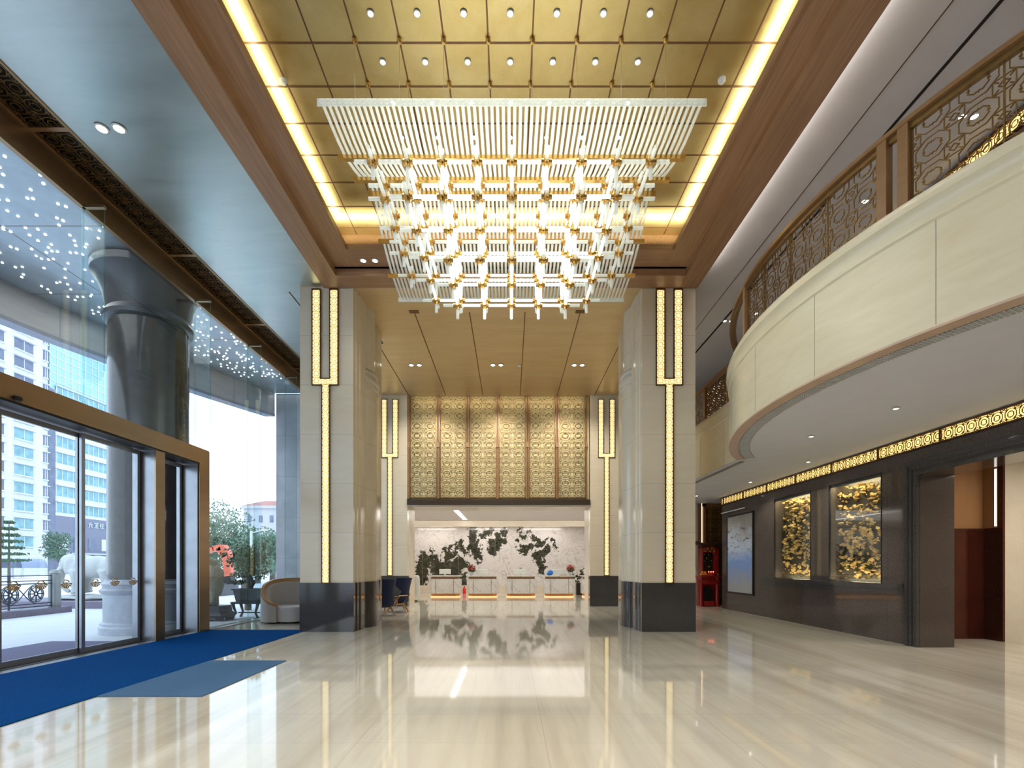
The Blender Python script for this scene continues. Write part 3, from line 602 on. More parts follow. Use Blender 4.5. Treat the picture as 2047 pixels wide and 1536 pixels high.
# lift lobby
struct('wall_lobby', MB().box(8.17, 9.77, 9.98, 10.3, 0, 3.7), simple('copper_metal_panel', (.40,.20,.08), .45, .3, .2, 2, (1,1,.2)))
struct('wall_lobby_side', MB().box(9.79, 12.2, 9.57, 10.3, 0, 3.7), stone('lobby_cream_stone', (.62,.55,.44), (.72,.65,.55), .3, [], (1,1,1)))
struct('wall_lobby_end', MB().box(12.2, 12.4, -8, 19, 0, 8.4), M['cream_plain']); struct('ceiling_lobby', MB().box(8.17, 12.2, -8, 10.3, 3.62, 3.7), M['white'])
struct('wall_lobby_near', MB().box(8.17, 12.2, 3.6, 3.8, 0, 3.62), M['cream_plain'])
t_ = props(bpy.data.objects.new('door_2', None), 'dark red-brown lift door under a copper panel', None, None, 'structure'); col.objects.link(t_); t_.location = (9.4, 9.95, 0)
obj('leaf', MB().box(8.9, 9.42, 9.955, 9.98, 0, 2.22).box(9.425, 9.76, 9.955, 9.98, 0, 2.22), simple('oxblood_metal', (.10,.022,.012), .18, .5, .3, 2), t_)
obj('copper_return', MB().box(9.745, 9.785, 9.68, 9.98, 2.27, 3.5), bpy.data.materials['copper_metal_panel'], t_)
obj('jamb', MB().box(9.745, 9.79, 9.57, 9.98, 0, 2.27).box(9.745, 9.79, 9.57, 9.66, 2.27, 3.5).box(8.8, 9.76, 9.94, 9.98, 2.22, 2.27), simple('dark_red_jamb', (.09,.03,.015), .25, .6), t_)
obj('wall_light_line', MB().box(9.735, 9.745, 9.69, 9.73, 2.30, 3.45), emit('white_line', (.95,.93,.88), .9), None, label='vertical white light strip beside the copper lift panel', cat='wall light')
lamp('AREA', 'lobby_light', (9.8, 7.2, 3.6), 70, (1,.9,.75), (0,0,0), 1.2, 1.2)
# ---------------------------------------------------------------- curved gallery
CX, CY, RB = 10.17, 7.2, 6.3; A0, A1 = R(-65.2), R(37.1); LA = RB*(A1-A0); LT = LA + 7.8
def bal(s, off, z):                       # s along the edge, off outward from the fascia line
    if s <= LA:
        a = A0 + s/RB; r = RB+off; return (CX - r*math.cos(a), CY + r*math.sin(a), z)
    return (CX - RB*math.cos(A1) - off, CY + RB*math.sin(A1) + (s-LA), z)
def sweep(prof, s0, s1, n):
    m = MB(); m.loft([[bal(s0+(s1-s0)*i/n, o, z) for o, z in prof] for i in range(n+1)]); return m
PROF = [(0,3.93),(0,5.0),(.018,5.02),(.018,5.05),(0,5.07),(.004,5.14),(.03,5.21),(.05,5.23),(.05,5.30),(.03,5.35),(-.14,5.35),(-.14,3.93)]
m = sweep(PROF, 0, LA, 72); m2 = sweep(PROF, LA+.001, LT, 2); b = len(m.v); m.v += m2.v; m.f += [tuple(i+b for i in f) for f in m2.f]
struct('wall_gallery_parapet', m, M['cream_bal'], 30, label='cream stone parapet of the curved gallery')
jm = MB()
for s in [x*1.42+.55 for x in range(0, 13)]: jm.seg(lambda u, v, n_: bal(u, .001+n_, v), s, 3.95, s, 5.0, .007, .003)
struct('trim_9', jm, simple('stone_joint', (.42,.38,.28), .6))
P = [bal(LA*i/60, -.02, 0)[:2] for i in range(61)] + [bal(LT, -.02, 0)[:2]]
slab = P + [(7.6, 18.8), (7.6, CY+RB*math.sin(A0))]
struct('ceiling_under_gallery', MB().prism(slab, 3.925, 4.35), M['white_soffit'], label='pale soffit under the curved gallery')
struct('ceiling_under_gallery_far', MB().box(7.55, 12.2, 17.2, 18.8, 3.925, 4.35), M['white_soffit'])
m = sweep([(.004,3.93),(.004,3.905),(-.17,3.905),(-.17,3.93)], 0, LA, 72); struct('trim_10', m, M['peach'], 30, label='peach stone edge under the gallery parapet')
t_ = thing('vent_grille', 'long curved perforated air vent under the gallery edge', 'vent', bal(5, -.3, 3.91))
obj('grille_plate', sweep([(-.18,3.928),(-.18,3.914),(-.38,3.914),(-.38,3.928)], 0, LA, 72), M['grille'], t_)
jm = MB()
for k in range(int(LA/.045)):
    s = k*.045; jm.seg(lambda u, v, n_: bal(u, -.19-v, 3.910+n_), s, .0, s, .18, .008, .006)
for v in (.03,.06,.09,.12,.15):
    for k in range(48): jm.seg(lambda u, w_, n_: bal(u, -.19-w_, 3.909+n_), LA*k/48, v, LA*(k+1)/48, v, .006, .004)
obj('grille_bars', jm, M['ring'], t_)
obj('vent_grille', MB().box(5.32, 5.42, 11.2, 18.6, 3.908, 3.93), M['grille'], None, label='straight thin air vent under the gallery beyond the curve', cat='vent')
# railing
def s_at(k, off=-.07):
    return min((abs(bal(x*.01, off, 0)[0]/bal(x*.01, off, 0)[1]-k), x*.01) for x in range(0, int(LT*100)) if bal(x*.01, off, 0)[1] > 1.5)[1]
t_ = thing('gallery_railing', 'brown handrail with bronze fretwork panels along the curved gallery', 'railing', bal(5, -.07, 5.35))
ZT = 6.29
hr = MB()
def addm(a, b): n_ = len(a.v); a.v += b.v; a.f += [tuple(i+n_ for i in f) for f in b.f]; return a
obj('handrail', addm(sweep([(-.01,ZT-.05),(-.01,ZT),(-.13,ZT),(-.13,ZT-.05)], 0, LA, 72), sweep([(-.01,ZT-.05),(-.01,ZT),(-.13,ZT),(-.13,ZT-.05)], LA, LT, 2)), M['rail'], t_, 30)
obj('lower_rail', addm(sweep([(-.05,ZT-.12),(-.05,ZT-.05),(-.10,ZT-.05),(-.10,ZT-.12)], 0, LA, 72), sweep([(-.05,5.35),(-.05,5.375),(-.10,5.375),(-.10,5.35)], 0, LA, 72)), M['brassdark'], t_, 30)
pk = [(.7735,.105),(.8176,.105),(.489,.09),(.452,.05)]; posts = [(s_at(k), w_) for k, w_ in pk]; sp = sorted(s for s, w_ in posts)
posts += [(LA+1.9, .09), (LA+4.6, .09), (1.2,.1)]
for s, w_ in posts:
    m = MB(); m.quadbox([bal(s-w_/2,-.02,5.35),bal(s+w_/2,-.02,5.35),bal(s+w_/2,-.12,5.35),bal(s-w_/2,-.12,5.35),bal(s-w_/2,-.02,ZT-.05),bal(s+w_/2,-.02,ZT-.05),bal(s+w_/2,-.12,ZT-.05),bal(s-w_/2,-.12,ZT-.05)])
    obj('post', m, M['rail'], t_)
sA, sB = sorted((posts[0][0], posts[1][0])); sC = posts[2][0]; sD = posts[3][0]
spans = [(1.3, sA-.06), (sB+.06, min(sC, sD)-.05), (max(sC, sD)+.05, LA-.02), (LA+.02, LA+1.85), (LA+1.95, LA+4.55), (LA+4.65, LT)]
for a, b in spans:
    if b-a < .1: continue
    n_ = max(1, round((b-a)/.36)); fn = lambda u, v, q: bal(u, -.075+q, v)
    p = obj('fretwork_panel', MB().fret(fn, a, b, 5.375, ZT-.12, (b-a)/n_, .30, .0085, .012, CELL), M['brassdark'], t_)
    e = MB(); [e.seg(fn, x, 5.375, x, ZT-.1, .014, .016) for x in [a, b]+[a+(b-a)*k/n_ for k in range(2, n_, 2)]]; obj('panel_edge', e, M['brassdark'], p)
# ---------------------------------------------------------------- red altar
def altar():
    t = thing('altar', 'red lacquered altar shrine with fruit offerings beside the granite wall end', 'altar', (7.40, 18.0, 0))
    red = simple('red_lacquer', (.30,.015,.012), .25, 0, .25, 8); dk = simple('dark_carved_wood', (.05,.02,.015), .4); X0, X1, Y0, Y1 = 7.02, 7.80, 17.85, 18.35
    b = MB(); b.box(X0+.04, X1-.04, Y0+.28, Y1, 0, 1.08); b.box(X0+.08, X1-.08, Y0+.02, Y0+.28, .82, 1.08); b.box(X0, X1, Y0-.03, Y1, 1.08, 1.14); b.box(X0+.14, X1-.25, Y0-.02, Y0+.25, .02, .20)
    obj('base_cabinet', b, red, t)
    for x in (X0+.06, X1-.13): obj('leg', MB().lathe([(.001,0),(.085,0),(.085,.05),(.065,.10),(.065,.98),(.085,1.02),(.085,1.08),(.001,1.08)], (x, Y0+.08, 0), 16), red, t, 40)
    a = MB(); n = 12; cx = (X0+X1)/2-.04
    a.loft([[(cx-.2*math.cos(PI*i/n), Y0+.22, .52+.2*math.sin(PI*i/n)) for i in range(n+1)] + [(cx+.2, Y0+.22, .2), (cx-.2, Y0+.22, .2)], [(cx-.2*math.cos(PI*i/n), Y0+.275, .52+.2*math.sin(PI*i/n)) for i in range(n+1)] + [(cx+.2, Y0+.275, .2), (cx-.2, Y0+.275, .2)]])
    obj('arched_opening', a, M['black'], t)
    u = MB(); u.box(X0+.12, X0+.17, Y0+.15, Y1, 1.14, 2.22); u.box(X1-.17, X1-.05, Y0+.15, Y1, 1.14, 2.22); u.box(X0+.17, X1-.17, Y1-.04, Y1, 1.14, 2.22); u.box(X0+.12, X1-.05, Y0+.15, Y1, 2.18, 2.24); u.box(X0+.17, X1-.17, Y0+.17, Y0+.2, 2.0, 2.18)
    obj('upper_shrine', u, red, t)
    obj('niche_back', MB().box(X0+.17, X1-.17, Y1-.10, Y1-.04, 1.3, 2.05), M['black'], t)
    r = MB(); cy = (Y0+Y1)/2
    for k in range(9):
        u0, u1 = -1+k*2/9, -1+(k+1)*2/9; f = lambda q: 2.27 + .09*abs(q)**3
        x0, x1 = cx+.03+u0*.50, cx+.03+u1*.50; y0, y1 = Y0+.02, Y1+.02
        r.quadbox([(x0,y0,f(u0)),(x1,y0,f(u1)),(x1,y1,f(u1)),(x0,y1,f(u0)),(x0,y0,f(u0)+.07),(x1,y0,f(u1)+.07),(x1,y1,f(u1)+.07),(x0,y1,f(u0)+.07)])
    r.box(cx-.28, cx+.34, Y0+.1, Y1-.05, 2.24, 2.30); obj('roof', r, dk, t)
    cr = MB(); rr = random.Random(2)
    for _ in range(46): cr.ell((rr.uniform(X0+.16,X1-.18), Y0+.155, rr.uniform(1.45,2.15) if rr.random() < .3 else rr.uniform(2.02,2.2)), (.025,.012,.02), n=6, m=4)
    obj('gilt_carving', cr, M['brass'], t)
altar()
orange = simple('orange_peel', (.85,.28,.03), .5)
rr = random.Random(7)
for k, (x, z) in enumerate(((7.08,1.188),(7.172,1.188),(7.126,1.266),(7.264,1.188),(7.218,1.266))):
    obj('orange', MB().ell((x, 17.93, z), (.045,.045,.043)), orange, None, 60, label='small orange lying on the altar table', cat='fruit', group='oranges on the altar')
for k, x in enumerate((7.34,7.40,7.46,7.52)):
    t = thing('red_candle', 'small red altar candle with glowing tip on the altar table', 'candle', (x, 17.90, 1.143), group='red candles on the altar'); obj('cup', MB().lathe([(.001,1.143),(.026,1.143),(.024,1.26),(.001,1.26)], (x,17.90,0), 10), simple('red_wax', (.6,.02,.02), .4), t, 40); obj('flame', MB().ell((x,17.90,1.285), (.012,.012,.028), n=8, m=6), emit('red_glow', (1,.12,.08), 4), t)
obj('offering_bowl', MB().lathe([(.001,1.143),(.03,1.143),(.035,1.15),(.06,1.20),(.055,1.203),(.03,1.17),(.001,1.165)], (7.68, 17.90, 0), 18), M['brass'], None, 40, label='brass offering bowl on the altar table', cat='bowl')
# ---------------------------------------------------------------- glass front
GX = -7.03
def cr(pts, n):
    out = []; m = len(pts)
    for i in range(m-1):
        p0, p1, p2, p3 = (Vector(pts[max(i-1,0)]), Vector(pts[i]), Vector(pts[i+1]), Vector(pts[min(i+2,m-1)]))
        for k in range(n):
            t = k/n; out.append(.5*((2*p1)+(p2-p0)*t+(2*p0-5*p1+4*p2-p3)*t*t+(3*p1-p0-3*p2+p3)*t**3))
    out.append(Vector(pts[-1])); return out
ys = [-5, -.3, 2.5, 5.25, 7.95, 10.76, 12.94, 15.10, 17.3, 18.3]
for i in range(len(ys)-1):
    a, b = ys[i], ys[i+1]; zb = 4.18 if b <= 11.0 else 0.02
    if a < 11.29 < b:
        m = MB().box(GX-.012, GX, a+.006, 11.28, 4.18, 7.40).box(GX-.012, GX, 11.29, b-.006, .02, 7.40)
    else: m = MB().box(GX-.012, GX, a+.006, b-.006, zb, 7.40)
    obj('window_%d' % (i+1), m, M['glass'], kind='structure')
struct('trim_11', MB().box(-7.10, -6.96, 11.29, 18.3, 0, .02), M['steel'])
for k, (y, zb) in enumerate(((2.5,1),(5.25,1),(7.95,1),(10.76,1),(12.94,0),(15.10,0),(17.3,0))):
    prof = [(-7.015,4.18),(-6.69,4.62),(-6.67,4.70),(-6.67,7.40),(-7.015,7.40)] if zb else [(-7.015,.02),(-6.67,.02),(-6.67,7.40),(-7.015,7.40)]
    m = MB().loft([[(x, y-.011, z) for x, z in prof], [(x, y+.011, z) for x, z in prof]])
    t = thing('glass_fin', ('tapered glass stiffening fin standing on the bronze door portal' if zb else 'full height glass stiffening fin %s' % ('just past the door portal' if y < 14 else ('between the sofa and the grey stone pier' if y < 16 else 'farthest along the glass front'))) + (', '+('near the picture edge','near the picture edge','in front of the street building','beside the big dark porch column')[k] if zb else ''), 'glass fin', (-6.85, y, zb*4.18), group='glass fins along the glass front')
    obj('pane', m, M['glass'], t); e = MB(); e.box(-6.672, -6.664, y-.012, y+.012, zb*4.70, 7.40); e.box(-7.03, -7.012, y-.014, y+.014, zb*4.18, 7.40); obj('polished_edge', e, M['glass_edge'], t)
    obj('clamp', MB().box(-7.02, -6.66, y-.03, y+.03, 7.38, 7.42), M['bronze'], t)
# portal
d1 = props(bpy.data.objects.new('door_1', None), 'bronze framed glass sliding entrance doors', None, None, 'structure'); col.objects.link(d1); d1.location = (-7.2, 8, 0)
fr = MB(); PY = 11.29
fr.loft([[( -7.03, y, z) for y, z in ((-1,4.18),(PY,4.18),(PY,0),(PY-.42,0),(PY-.42,3.80),(-1,3.80))], [(-7.0, y, z) for y, z in ((-1,4.18),(PY,4.18),(PY,0),(PY-.42,0),(PY-.42,3.80),(-1,3.80))]])
fr = MB().box(-7.06, -7.0, -1, PY-.42, 3.83, 4.15).box(-7.06, -7.0, PY-.39, PY-.03, 0, 4.15).box(-7.06, -7.0, PY-.42, PY-.39, 3.83, 4.15)
fr.box(-7.14, -7.03, -1, PY, 4.15, 4.18).box(-7.14, -7.03, PY-.03, PY, 0, 4.18)
obj('portal_face', fr, M['bronze'], d1)
obj('portal_reveal', MB().box(-7.5, -7.03, PY-.42, PY-.40, 0, 3.83).box(-7.5, -7.06, PY-.40, PY-.03, 0, 4.15), M['steel'], d1)
obj('portal_head', MB().box(-7.5, -7.03, -1, PY-.42, 3.80, 3.86).box(-7.5, -7.08, -1, PY-.4, 3.86, 4.15), M['darksteel'], d1)
for y in (9.60, 2.2): obj('post', MB().box(-7.06, -7.03, y, y+.25, 0, 3.8), M['bronze'], d1); obj('post_side', MB().box(-7.5, -7.06, y, y+.25, 0, 3.8), M['steel'], d1)
obj('threshold', MB().box(-7.5, -7.22, -1, PY-.42, 0, .015), M['darksteel'], d1); obj('threshold_strip', MB().box(-7.22, -7.03, -1, PY-.42, 0, .008), M['steel'], d1)
M['decal'] = simple('gold_shell_decal', (.62,.38,.10), .4, .4)
def shell(m, y, z, x, s=.115, flip=1):
    for k in range(7):
        a0 = R(200+k*22) if flip > 0 else R(-20-k*22); a1 = a0+R(17)*flip
        P = [(y, z+.03), (y+s*math.cos(a0), z+.03+s*.9*math.sin(a0)), (y+s*math.cos(a1), z+.03+s*.9*math.sin(a1))]
        b = len(m.v); m.v += [(x, q[0], q[1]) for q in P] + [(x+.002, q[0], q[1]) for q in P]; m.f += [(b,b+1,b+2),(b+5,b+4,b+3),(b,b+3,b+4,b+1),(b+1,b+4,b+5,b+2),(b+2,b+5,b+3,b)]
    m.tube([(x+.001, y-s*.5, z+.03), (x+.001, y-s*.2, z+.05+.02), (x+.001, y+s*.3, z+.06), (x+.001, y+s*.5, z+.03)], .008, 6); return m
def leaf(y0, y1, x, decals):
    p = obj('door_leaf', MB().box(x-.02, x+.02, y0, y0+.07, .02, 3.78).box(x-.02, x+.02, y1-.07, y1, .02, 3.78).box(x-.02, x+.02, y0+.07, y1-.07, 3.70, 3.78).box(x-.02, x+.02, y0+.07, y1-.07, .02, .10), M['steel'], d1)
    obj('glass_pane', MB().box(x-.006, x+.006, y0+.07, y1-.07, .10, 3.70), M['glass'], p)
    obj('gasket', MB().box(x-.022, x+.022, y1, y1+.025, .02, 3.78), M['darksteel'], p)
    for y in decals: obj('shell_decal', shell(MB(), y, 1.20, x+.008), M['decal'], p)
leaf(8.26, 9.57, -7.34, (8.55, 8.97, 9.40)); leaf(6.95, 8.32, -7.40, (7.2, 7.62, 8.05)); leaf(5.62, 6.92, -7.40, (6.2,)); leaf(4.3, 5.6, -7.40, ()); leaf(9.88, 10.84, -7.38, (10.1,)); leaf(2.5, 4.28, -7.40, ())
obj('door_sensor', MB().lathe([(.001,0),(.05,0),(.06,.03),(.05,.06),(.001,.07)], (-6.98, 6.85, 3.84), 14), M['black'], d1, 40)
# carpets
obj('carpet_runner', MB().bbox(-7.0, -4.74, -3, 11.30, 0, .012, .004), M['blue'], None, label='deep blue carpet runner lying along the glass entrance', cat='carpet')
obj('floor_mat', MB().bbox(-4.735, -3.53, 5.54, 7.63, 0, .012, .004), M['bluemat'], None, label='lighter grey-blue mat lying against the blue runner', cat='mat')
# ---------------------------------------------------------------- sofa
def sofa():
    t = thing('sofa', 'curved sofa with light wood shell and grey cushions by the glass front', 'sofa', (-5.8, 13.2, 0))
    P = cr([(-6.05,12.50,.50),(-6.32,12.53,.60),(-6.55,12.70,.80),(-6.66,12.98,1.00),(-6.60,13.36,1.12),(-6.35,13.66,1.16),(-5.95,13.83,1.17),(-5.55,13.80,1.16),(-5.25,13.62,1.12),(-5.12,13.35,.9),(-5.10,13.1,.6)], 5)
    def band(o0, o1, zb, dz):                                          # o = inset from the outer line
        A = []
        for i, p in enumerate(P):
            d = (P[min(i+1,len(P)-1)] - P[max(i-1,0)]); d.z = 0; d.normalize(); nn = Vector((d.y, -d.x, 0))
            q0, q1 = p + nn*o0, p + nn*o1; zt = p.z + dz
            A.append([(q0.x,q0.y,zb),(q1.x,q1.y,zb),(q1.x,q1.y,zt),(q0.x,q0.y,zt)])
        return MB().loft(A)
    grey = simple('warm_grey_fabric', (.62,.57,.54), .8, 0, .12, 90)
    obj('wood_shell', band(.025, .09, .04, 0), M['oak'], t, 45)
    obj('outer_upholstery', band(-.0, .025, .04, -.07), grey, t, 45, label='grey outer covering')
    obj('back_cushion', band(.09, .22, .40, -.10), grey, t, 45)
    S = cr([(-6.02,12.56,0),(-5.85,12.50,0),(-5.6,12.55,0),(-5.42,12.80,0),(-5.28,13.0,0),(-5.16,13.12,0),(-5.2,13.4,0),(-5.5,13.68,0),(-5.95,13.72,0),(-6.3,13.56,0),(-6.5,13.3,0),(-6.54,12.98,0),(-6.44,12.74,0),(-6.25,12.6,0),(-6.02,12.56,0)], 4)[:-1]
    c = sum(S, Vector())/len(S)
    obj('seat', MB().loft([[((p-c)*k+c).to_tuple()[:2]+(z,) for p in S] for z, k in ((.05,.97),(.36,1.0),(.40,.995),(.43,.96),(.44,.85))]), simple('pale_grey_fabric', (.74,.70,.70), .8, 0, .1, 90), t, 45)
    obj('base', MB().loft([[((p-c)*.92+c).to_tuple()[:2]+(z,) for p in S] for z in (0,.05)]), M['black'], t)
sofa()
def chair():
    t = thing('wing_armchair', '', 'armchair', (0,0,0)); navy = simple('navy_fabric', (.010,.022,.085), .7, 0, .3, 60)
    rings = []
    for i in range(15):
        z = .34 + .80*i/14; u = i/14
        am = R(96 - 30*math.exp(-((u-.42)/.16)**2) + 12*math.exp(-((u-.85)/.18)**2)) ; r = .36 + .03*u; lean = .10*u*u
        o = [(lean + r*math.cos(-am+2*am*k/20), .95*r*math.sin(-am+2*am*k/20), z + (.0 if i < 14 else -.03)) for k in range(21)]
        n_ = [(lean + (r-.06)*math.cos(am-2*am*k/20), .95*(r-.06)*math.sin(am-2*am*k/20), z + (.0 if i < 14 else -.03)) for k in range(21)]
        rings.append(o+n_)
    obj('backrest', MB().loft(rings), navy, t, 50, local=True)
    obj('seat', MB().loft([[(-.06+.40*k*math.copysign(abs(math.cos(a))**.6, math.cos(a)), .33*k*math.copysign(abs(math.sin(a))**.6, math.sin(a)), z) for a in [2*PI*j/24 for j in range(24)]] for z, k in ((.25,.6),(.30,.86),(.36,.98),(.43,.98),(.47,.9),(.48,.6))]), navy, t, 50, local=True)
    for sx in (-1, 1):
        for sy in (-1, 1): obj('leg', MB().tube([(.17*sx, .17*sy, .29), ((.33 if sx > 0 else -.34), .27*sy, 0)], .034, 8, .02), M['oak'], t, 50, local=True)
    for sy in (-1, 1):
        obj('side_frame', MB().tube([(-.08,.30*sy,.26),(.24,.35*sy,.30),(.36,.34*sy,.56),(.12,.385*sy,.55),(-.08,.30*sy,.26)], .027, 8), M['oak'], t, 50, local=True)
    return t
c0 = chair(); c0.location = (-3.88, 14.65, 0); c0.rotation_euler = (0,0,R(-48)); c0['label'] = 'navy wing armchair nearer the pillar, its curved back turned to the hall'; c0['group'] = 'navy wing armchairs behind the pillar'
dup(c0, (-3.68, 15.75, 0), R(6), label='navy wing armchair farther back, seen from the side')
# ---------------------------------------------------------------- chandelier
ch = thing('chandelier', 'large glass rod chandelier of stepped lit tubes with brass joints', 'chandelier', (0, 7.7, 5.6))
PR = [(5.70,6.95),(6.42,6.985),(7.06,7.21),(7.55,7.49),(7.76,7.56),(7.97,7.49),(8.38,7.20),(9.02,6.985),(9.80,6.90)]
prof = cr([(0, y, z) for y, z in PR], 4)
M['acr'] = acrylic('clear_acrylic_glow', (.92,.97,.93), .58, .04); M['acr_dim'] = acrylic('frosted_acrylic_glow', (.93,.98,.94), .60, .14); M['lit'] = emit('lit_tube', (.97,1.0,.94), 1.35)  # slight emission in both acrylics imitates light carried through them
rod0 = MB().tube([(0, p.y-7.7, p.z-5.6) for p in prof], .020, 6)
NR = 66; pitch = 4.46/(NR-1); base = None
for i in range(NR):
    x = -2.23 + pitch*i + .02
    if base is None: base = obj('acrylic_rod', rod0, M['acr'], ch, 60, local=True); base.location = (x, 0, 0)
    else:
        o = base.copy(); o.parent = ch; col.objects.link(o); o.location = (x, 0, 0)
for y, z in ((5.69, 6.955), (9.81, 6.90)):
    m = MB().box(-2.27, 2.31, y-.008, y+.008, z-.042, z+.042)
    p = obj('end_plate', m, M['acr'], ch)
    rg = MB()
    for i in range(NR):
        x = -2.23+pitch*i+.02; q = [[(x+r*math.cos(2*PI*k/12), y-.010-h, z+r*math.sin(2*PI*k/12)) for k in range(12)] for r, h in ((.028,0),(.028,.006),(.018,.006),(.018,0))]; rg.loft(q, cap=False)
    obj('rod_socket', rg, M['acr_dim'], p, kind='stuff')
for k, (y, z, hw, zh) in enumerate(((6.42,6.94,2.30,.05),(7.06,7.16,2.30,.05),(7.76,7.50,2.30,.09),(8.38,7.15,2.30,.05),(9.02,6.94,2.30,.05))):
    obj('brass_bar', MB().box(.02-hw, .02+hw, y-.03, y+.03, z-zh, z), M['brass'], ch)
for k, y in enumerate((6.54, 7.14, 8.34, 8.94)):
    for i in range(8):
        x = -2.1+.6*i; c = obj('suspension_cable', MB().tube([(x, y, 8.62), (x, y, 7.0 if k in (0,3) else 7.2)], .003, 4), M['steel'], ch)
        if k < 2: obj('ceiling_cap', MB().lathe([(.001,0),(.035,0),(.035,-.03),(.02,-.05),(.001,-.05)], (x,y,8.615), 12), M['brass'], c, 40)
LL = .45; RY = [6.27, 6.90, 7.50, 8.10, 8.72]; ZL = {0: 6.74, 1: 6.29, 2: 5.865, 3: 6.93}
nodes = {}
for r in range(5):
    for c in range(-4, 5):
        nodes[(c, r, 0)] = 1
        if abs(c) <= 3: nodes[(c, r, 1)] = 1
        if r in (1,2,3) and abs(c) <= 2: nodes[(c, r, 2)] = 1
        if r in (1,2,3): nodes[(c, r, 3)] = 1
def npos(k): return Vector((.02+LL*k[0], RY[k[1]], ZL[k[2]]))
tubes = []
for k in nodes:
    c, r, l = k; p = npos(k)
    for dc in (-1, 1):
        q = (c+dc, r, l)
        if q in nodes:
            if dc > 0: tubes.append((p, npos(q), (abs(c) <= 3 and abs(c+1) <= 3 and l in (0,1,2) and r < 5) ))
        else: tubes.append((p, p+Vector((dc*LL*.62,0,0)), l == 2 and False))
    for dr in (-1, 1):
        q = (c, r+dr, l)
        if q in nodes:
            if dr > 0: tubes.append((p, npos(q), l in (0,1,2) and abs(c) <= 3))
        else: tubes.append((p, p+Vector((0,dr*LL*.60,0)), False))
    dn = {0: 1, 1: 2, 3: 0}.get(l)
    if dn is not None and (c, r, dn) in nodes: tubes.append((p, npos((c, r, dn)), abs(c) <= 2 and l != 3))
    else: tubes.append((p, p+Vector((0,0,-LL*.58)), abs(c) <= 1 and l == 2))
    if l == 0 and r in (0, 4): tubes.append((p, p+Vector((0,0,.20)), False))
tubes.sort(key=lambda t: (t[0].y, t[0].z)); nlit = nclr = 0; rest_l = MB(); rest_c = MB()
def tubemesh(m, a, b, r): d = (b-a).normalized(); return m.tube([a+d*.045, b-d*.04], r, 8)
for a, b, lit in tubes:
    if lit:
        nlit += 1
        if nlit <= 100: obj('lit_tube', tubemesh(MB(), a, b, .022), M['lit'], ch, 60)
        else: tubemesh(rest_l, a, b, .022)
    else:
        nclr += 1
        if nclr <= 100: obj('glass_tube', tubemesh(MB(), a, b, .026), M['acr_dim'], ch, 60)
        else: tubemesh(rest_c, a, b, .026)
if rest_l.v: obj('lit_tube', rest_l, M['lit'], ch, 60, kind='stuff')
if rest_c.v: obj('glass_tube', rest_c, M['acr_dim'], ch, 60, kind='stuff')
jn = MB()
for ax in range(3):
    for s_ in (-1, 1):
        v = [0,0,0]; v[ax] = s_*.02; w_ = [0,0,0]; w_[ax] = s_*.070; jn.tube([v, w_], .036, 8)
jn.ell((0,0,0), (.036,.036,.036), n=8, m=5)
jb = None; rest = MB(); ks = sorted(nodes, key=lambda k: (npos(k).y, npos(k).z))
for i, k in enumerate(ks):
    p = npos(k) - Vector((0,7.7,5.6))
    if i < 100:
        if jb is None: jb = obj('brass_joint', jn, M['brass'], ch, 40, local=True); jb.location = p
        else:
            o = jb.copy(); o.parent = ch; col.objects.link(o); o.location = p
    else:
        b = len(rest.v); rest.v += [(v[0]+p.x, v[1]+p.y, v[2]+p.z) for v in jn.v]; rest.f += [tuple(q+b for q in f) for f in jn.f]
if rest.v: obj('brass_joint', rest, M['brass'], ch, 40, local=True, kind='stuff')
# ---------------------------------------------------------------- outside
def pave():
    t = NT('pale_paving'); n1 = t.noise(t.coord((1,1,1)), 1.2, 6); c = t.mix(n1, (.60,.62,.66), (.74,.76,.80)); c = t.joints(c, [(0,.6,0,.012),(1,.6,0,.012)], (.50,.52,.56)); t.setp(c, .6); return t.m
struct('paving', MB().box(-160, -7.36, -25, 190, -.3, -.01), pave(), label='pale paving outside the glass front')
obj('door_mat', MB().bbox(-9.1, -7.52, 2, 9.6, -.01, .01, .004), simple('mauve_mat', (.20,.18,.30), .9, 0, .3, 60), None, label='mauve grey mat outside the glass doors', cat='mat')
stg = stone('grey_porch_stone', (.30,.29,.33), (.42,.42,.47), .25, [(2,1.6,.2,.012)], (1,1,1)); stg2 = simple('pale_grey_stone', (.50,.52,.58), .4, 0, .2, 4)
t_ = thing('porch_column', 'big round dark stone column on a pale pedestal outside the glass doors', 'column', (-8.42, 11.3, 0))
obj('pedestal', MB().lathe([(.001,-.01),(.93,-.01),(.93,.14),(.90,.18),(.90,.22),(.85,.26),(.85,.86),(.90,.90),(.92,.96),(.86,1.0),(.86,1.06),(.88,1.10),(.82,1.16),(.82,1.2),(.001,1.2)], (-8.42,11.3,0), 48), stg2, t_, 35)
obj('shaft', MB().lathe([(.79,1.2),(.77,7.0)], (-8.42,11.3,0), 48), simple('porch_granite', (.055,.045,.042), .12, 0, .35, 5), t_, 35)
obj('capital', MB().lathe([(.77,7.0),(.86,7.04),(.88,7.12),(.84,7.18),(.80,7.26),(.86,7.6),(.98,7.95),(1.08,8.05),(1.08,8.22),(.5,8.24)], (-8.42,11.3,0), 48), simple('capital_stone', (.035,.032,.040), .3, 0, .4, 5), t_, 35)
CAN = [(-13.2,-4),(-12.7,4),(-12.4,8),(-12.0,11.4),(-11.3,14.0),(-10.3,16.6),(-9.2,18.9)]
P = [(p.x, p.y) for p in cr([(x,y,0) for x, y in CAN], 6)]
struct('canopy_ceiling', MB().prism(P + [(-7.06,18.9),(-7.06,-4)], 8.25, 8.45), goldleaf('canopy_metal', (.36,.42,.46), (.48,.55,.60), .35, [(1,2.4,0,.02),(0,2.1,.4,.02)], metal=.6), label='porch canopy ceiling full of star lights')
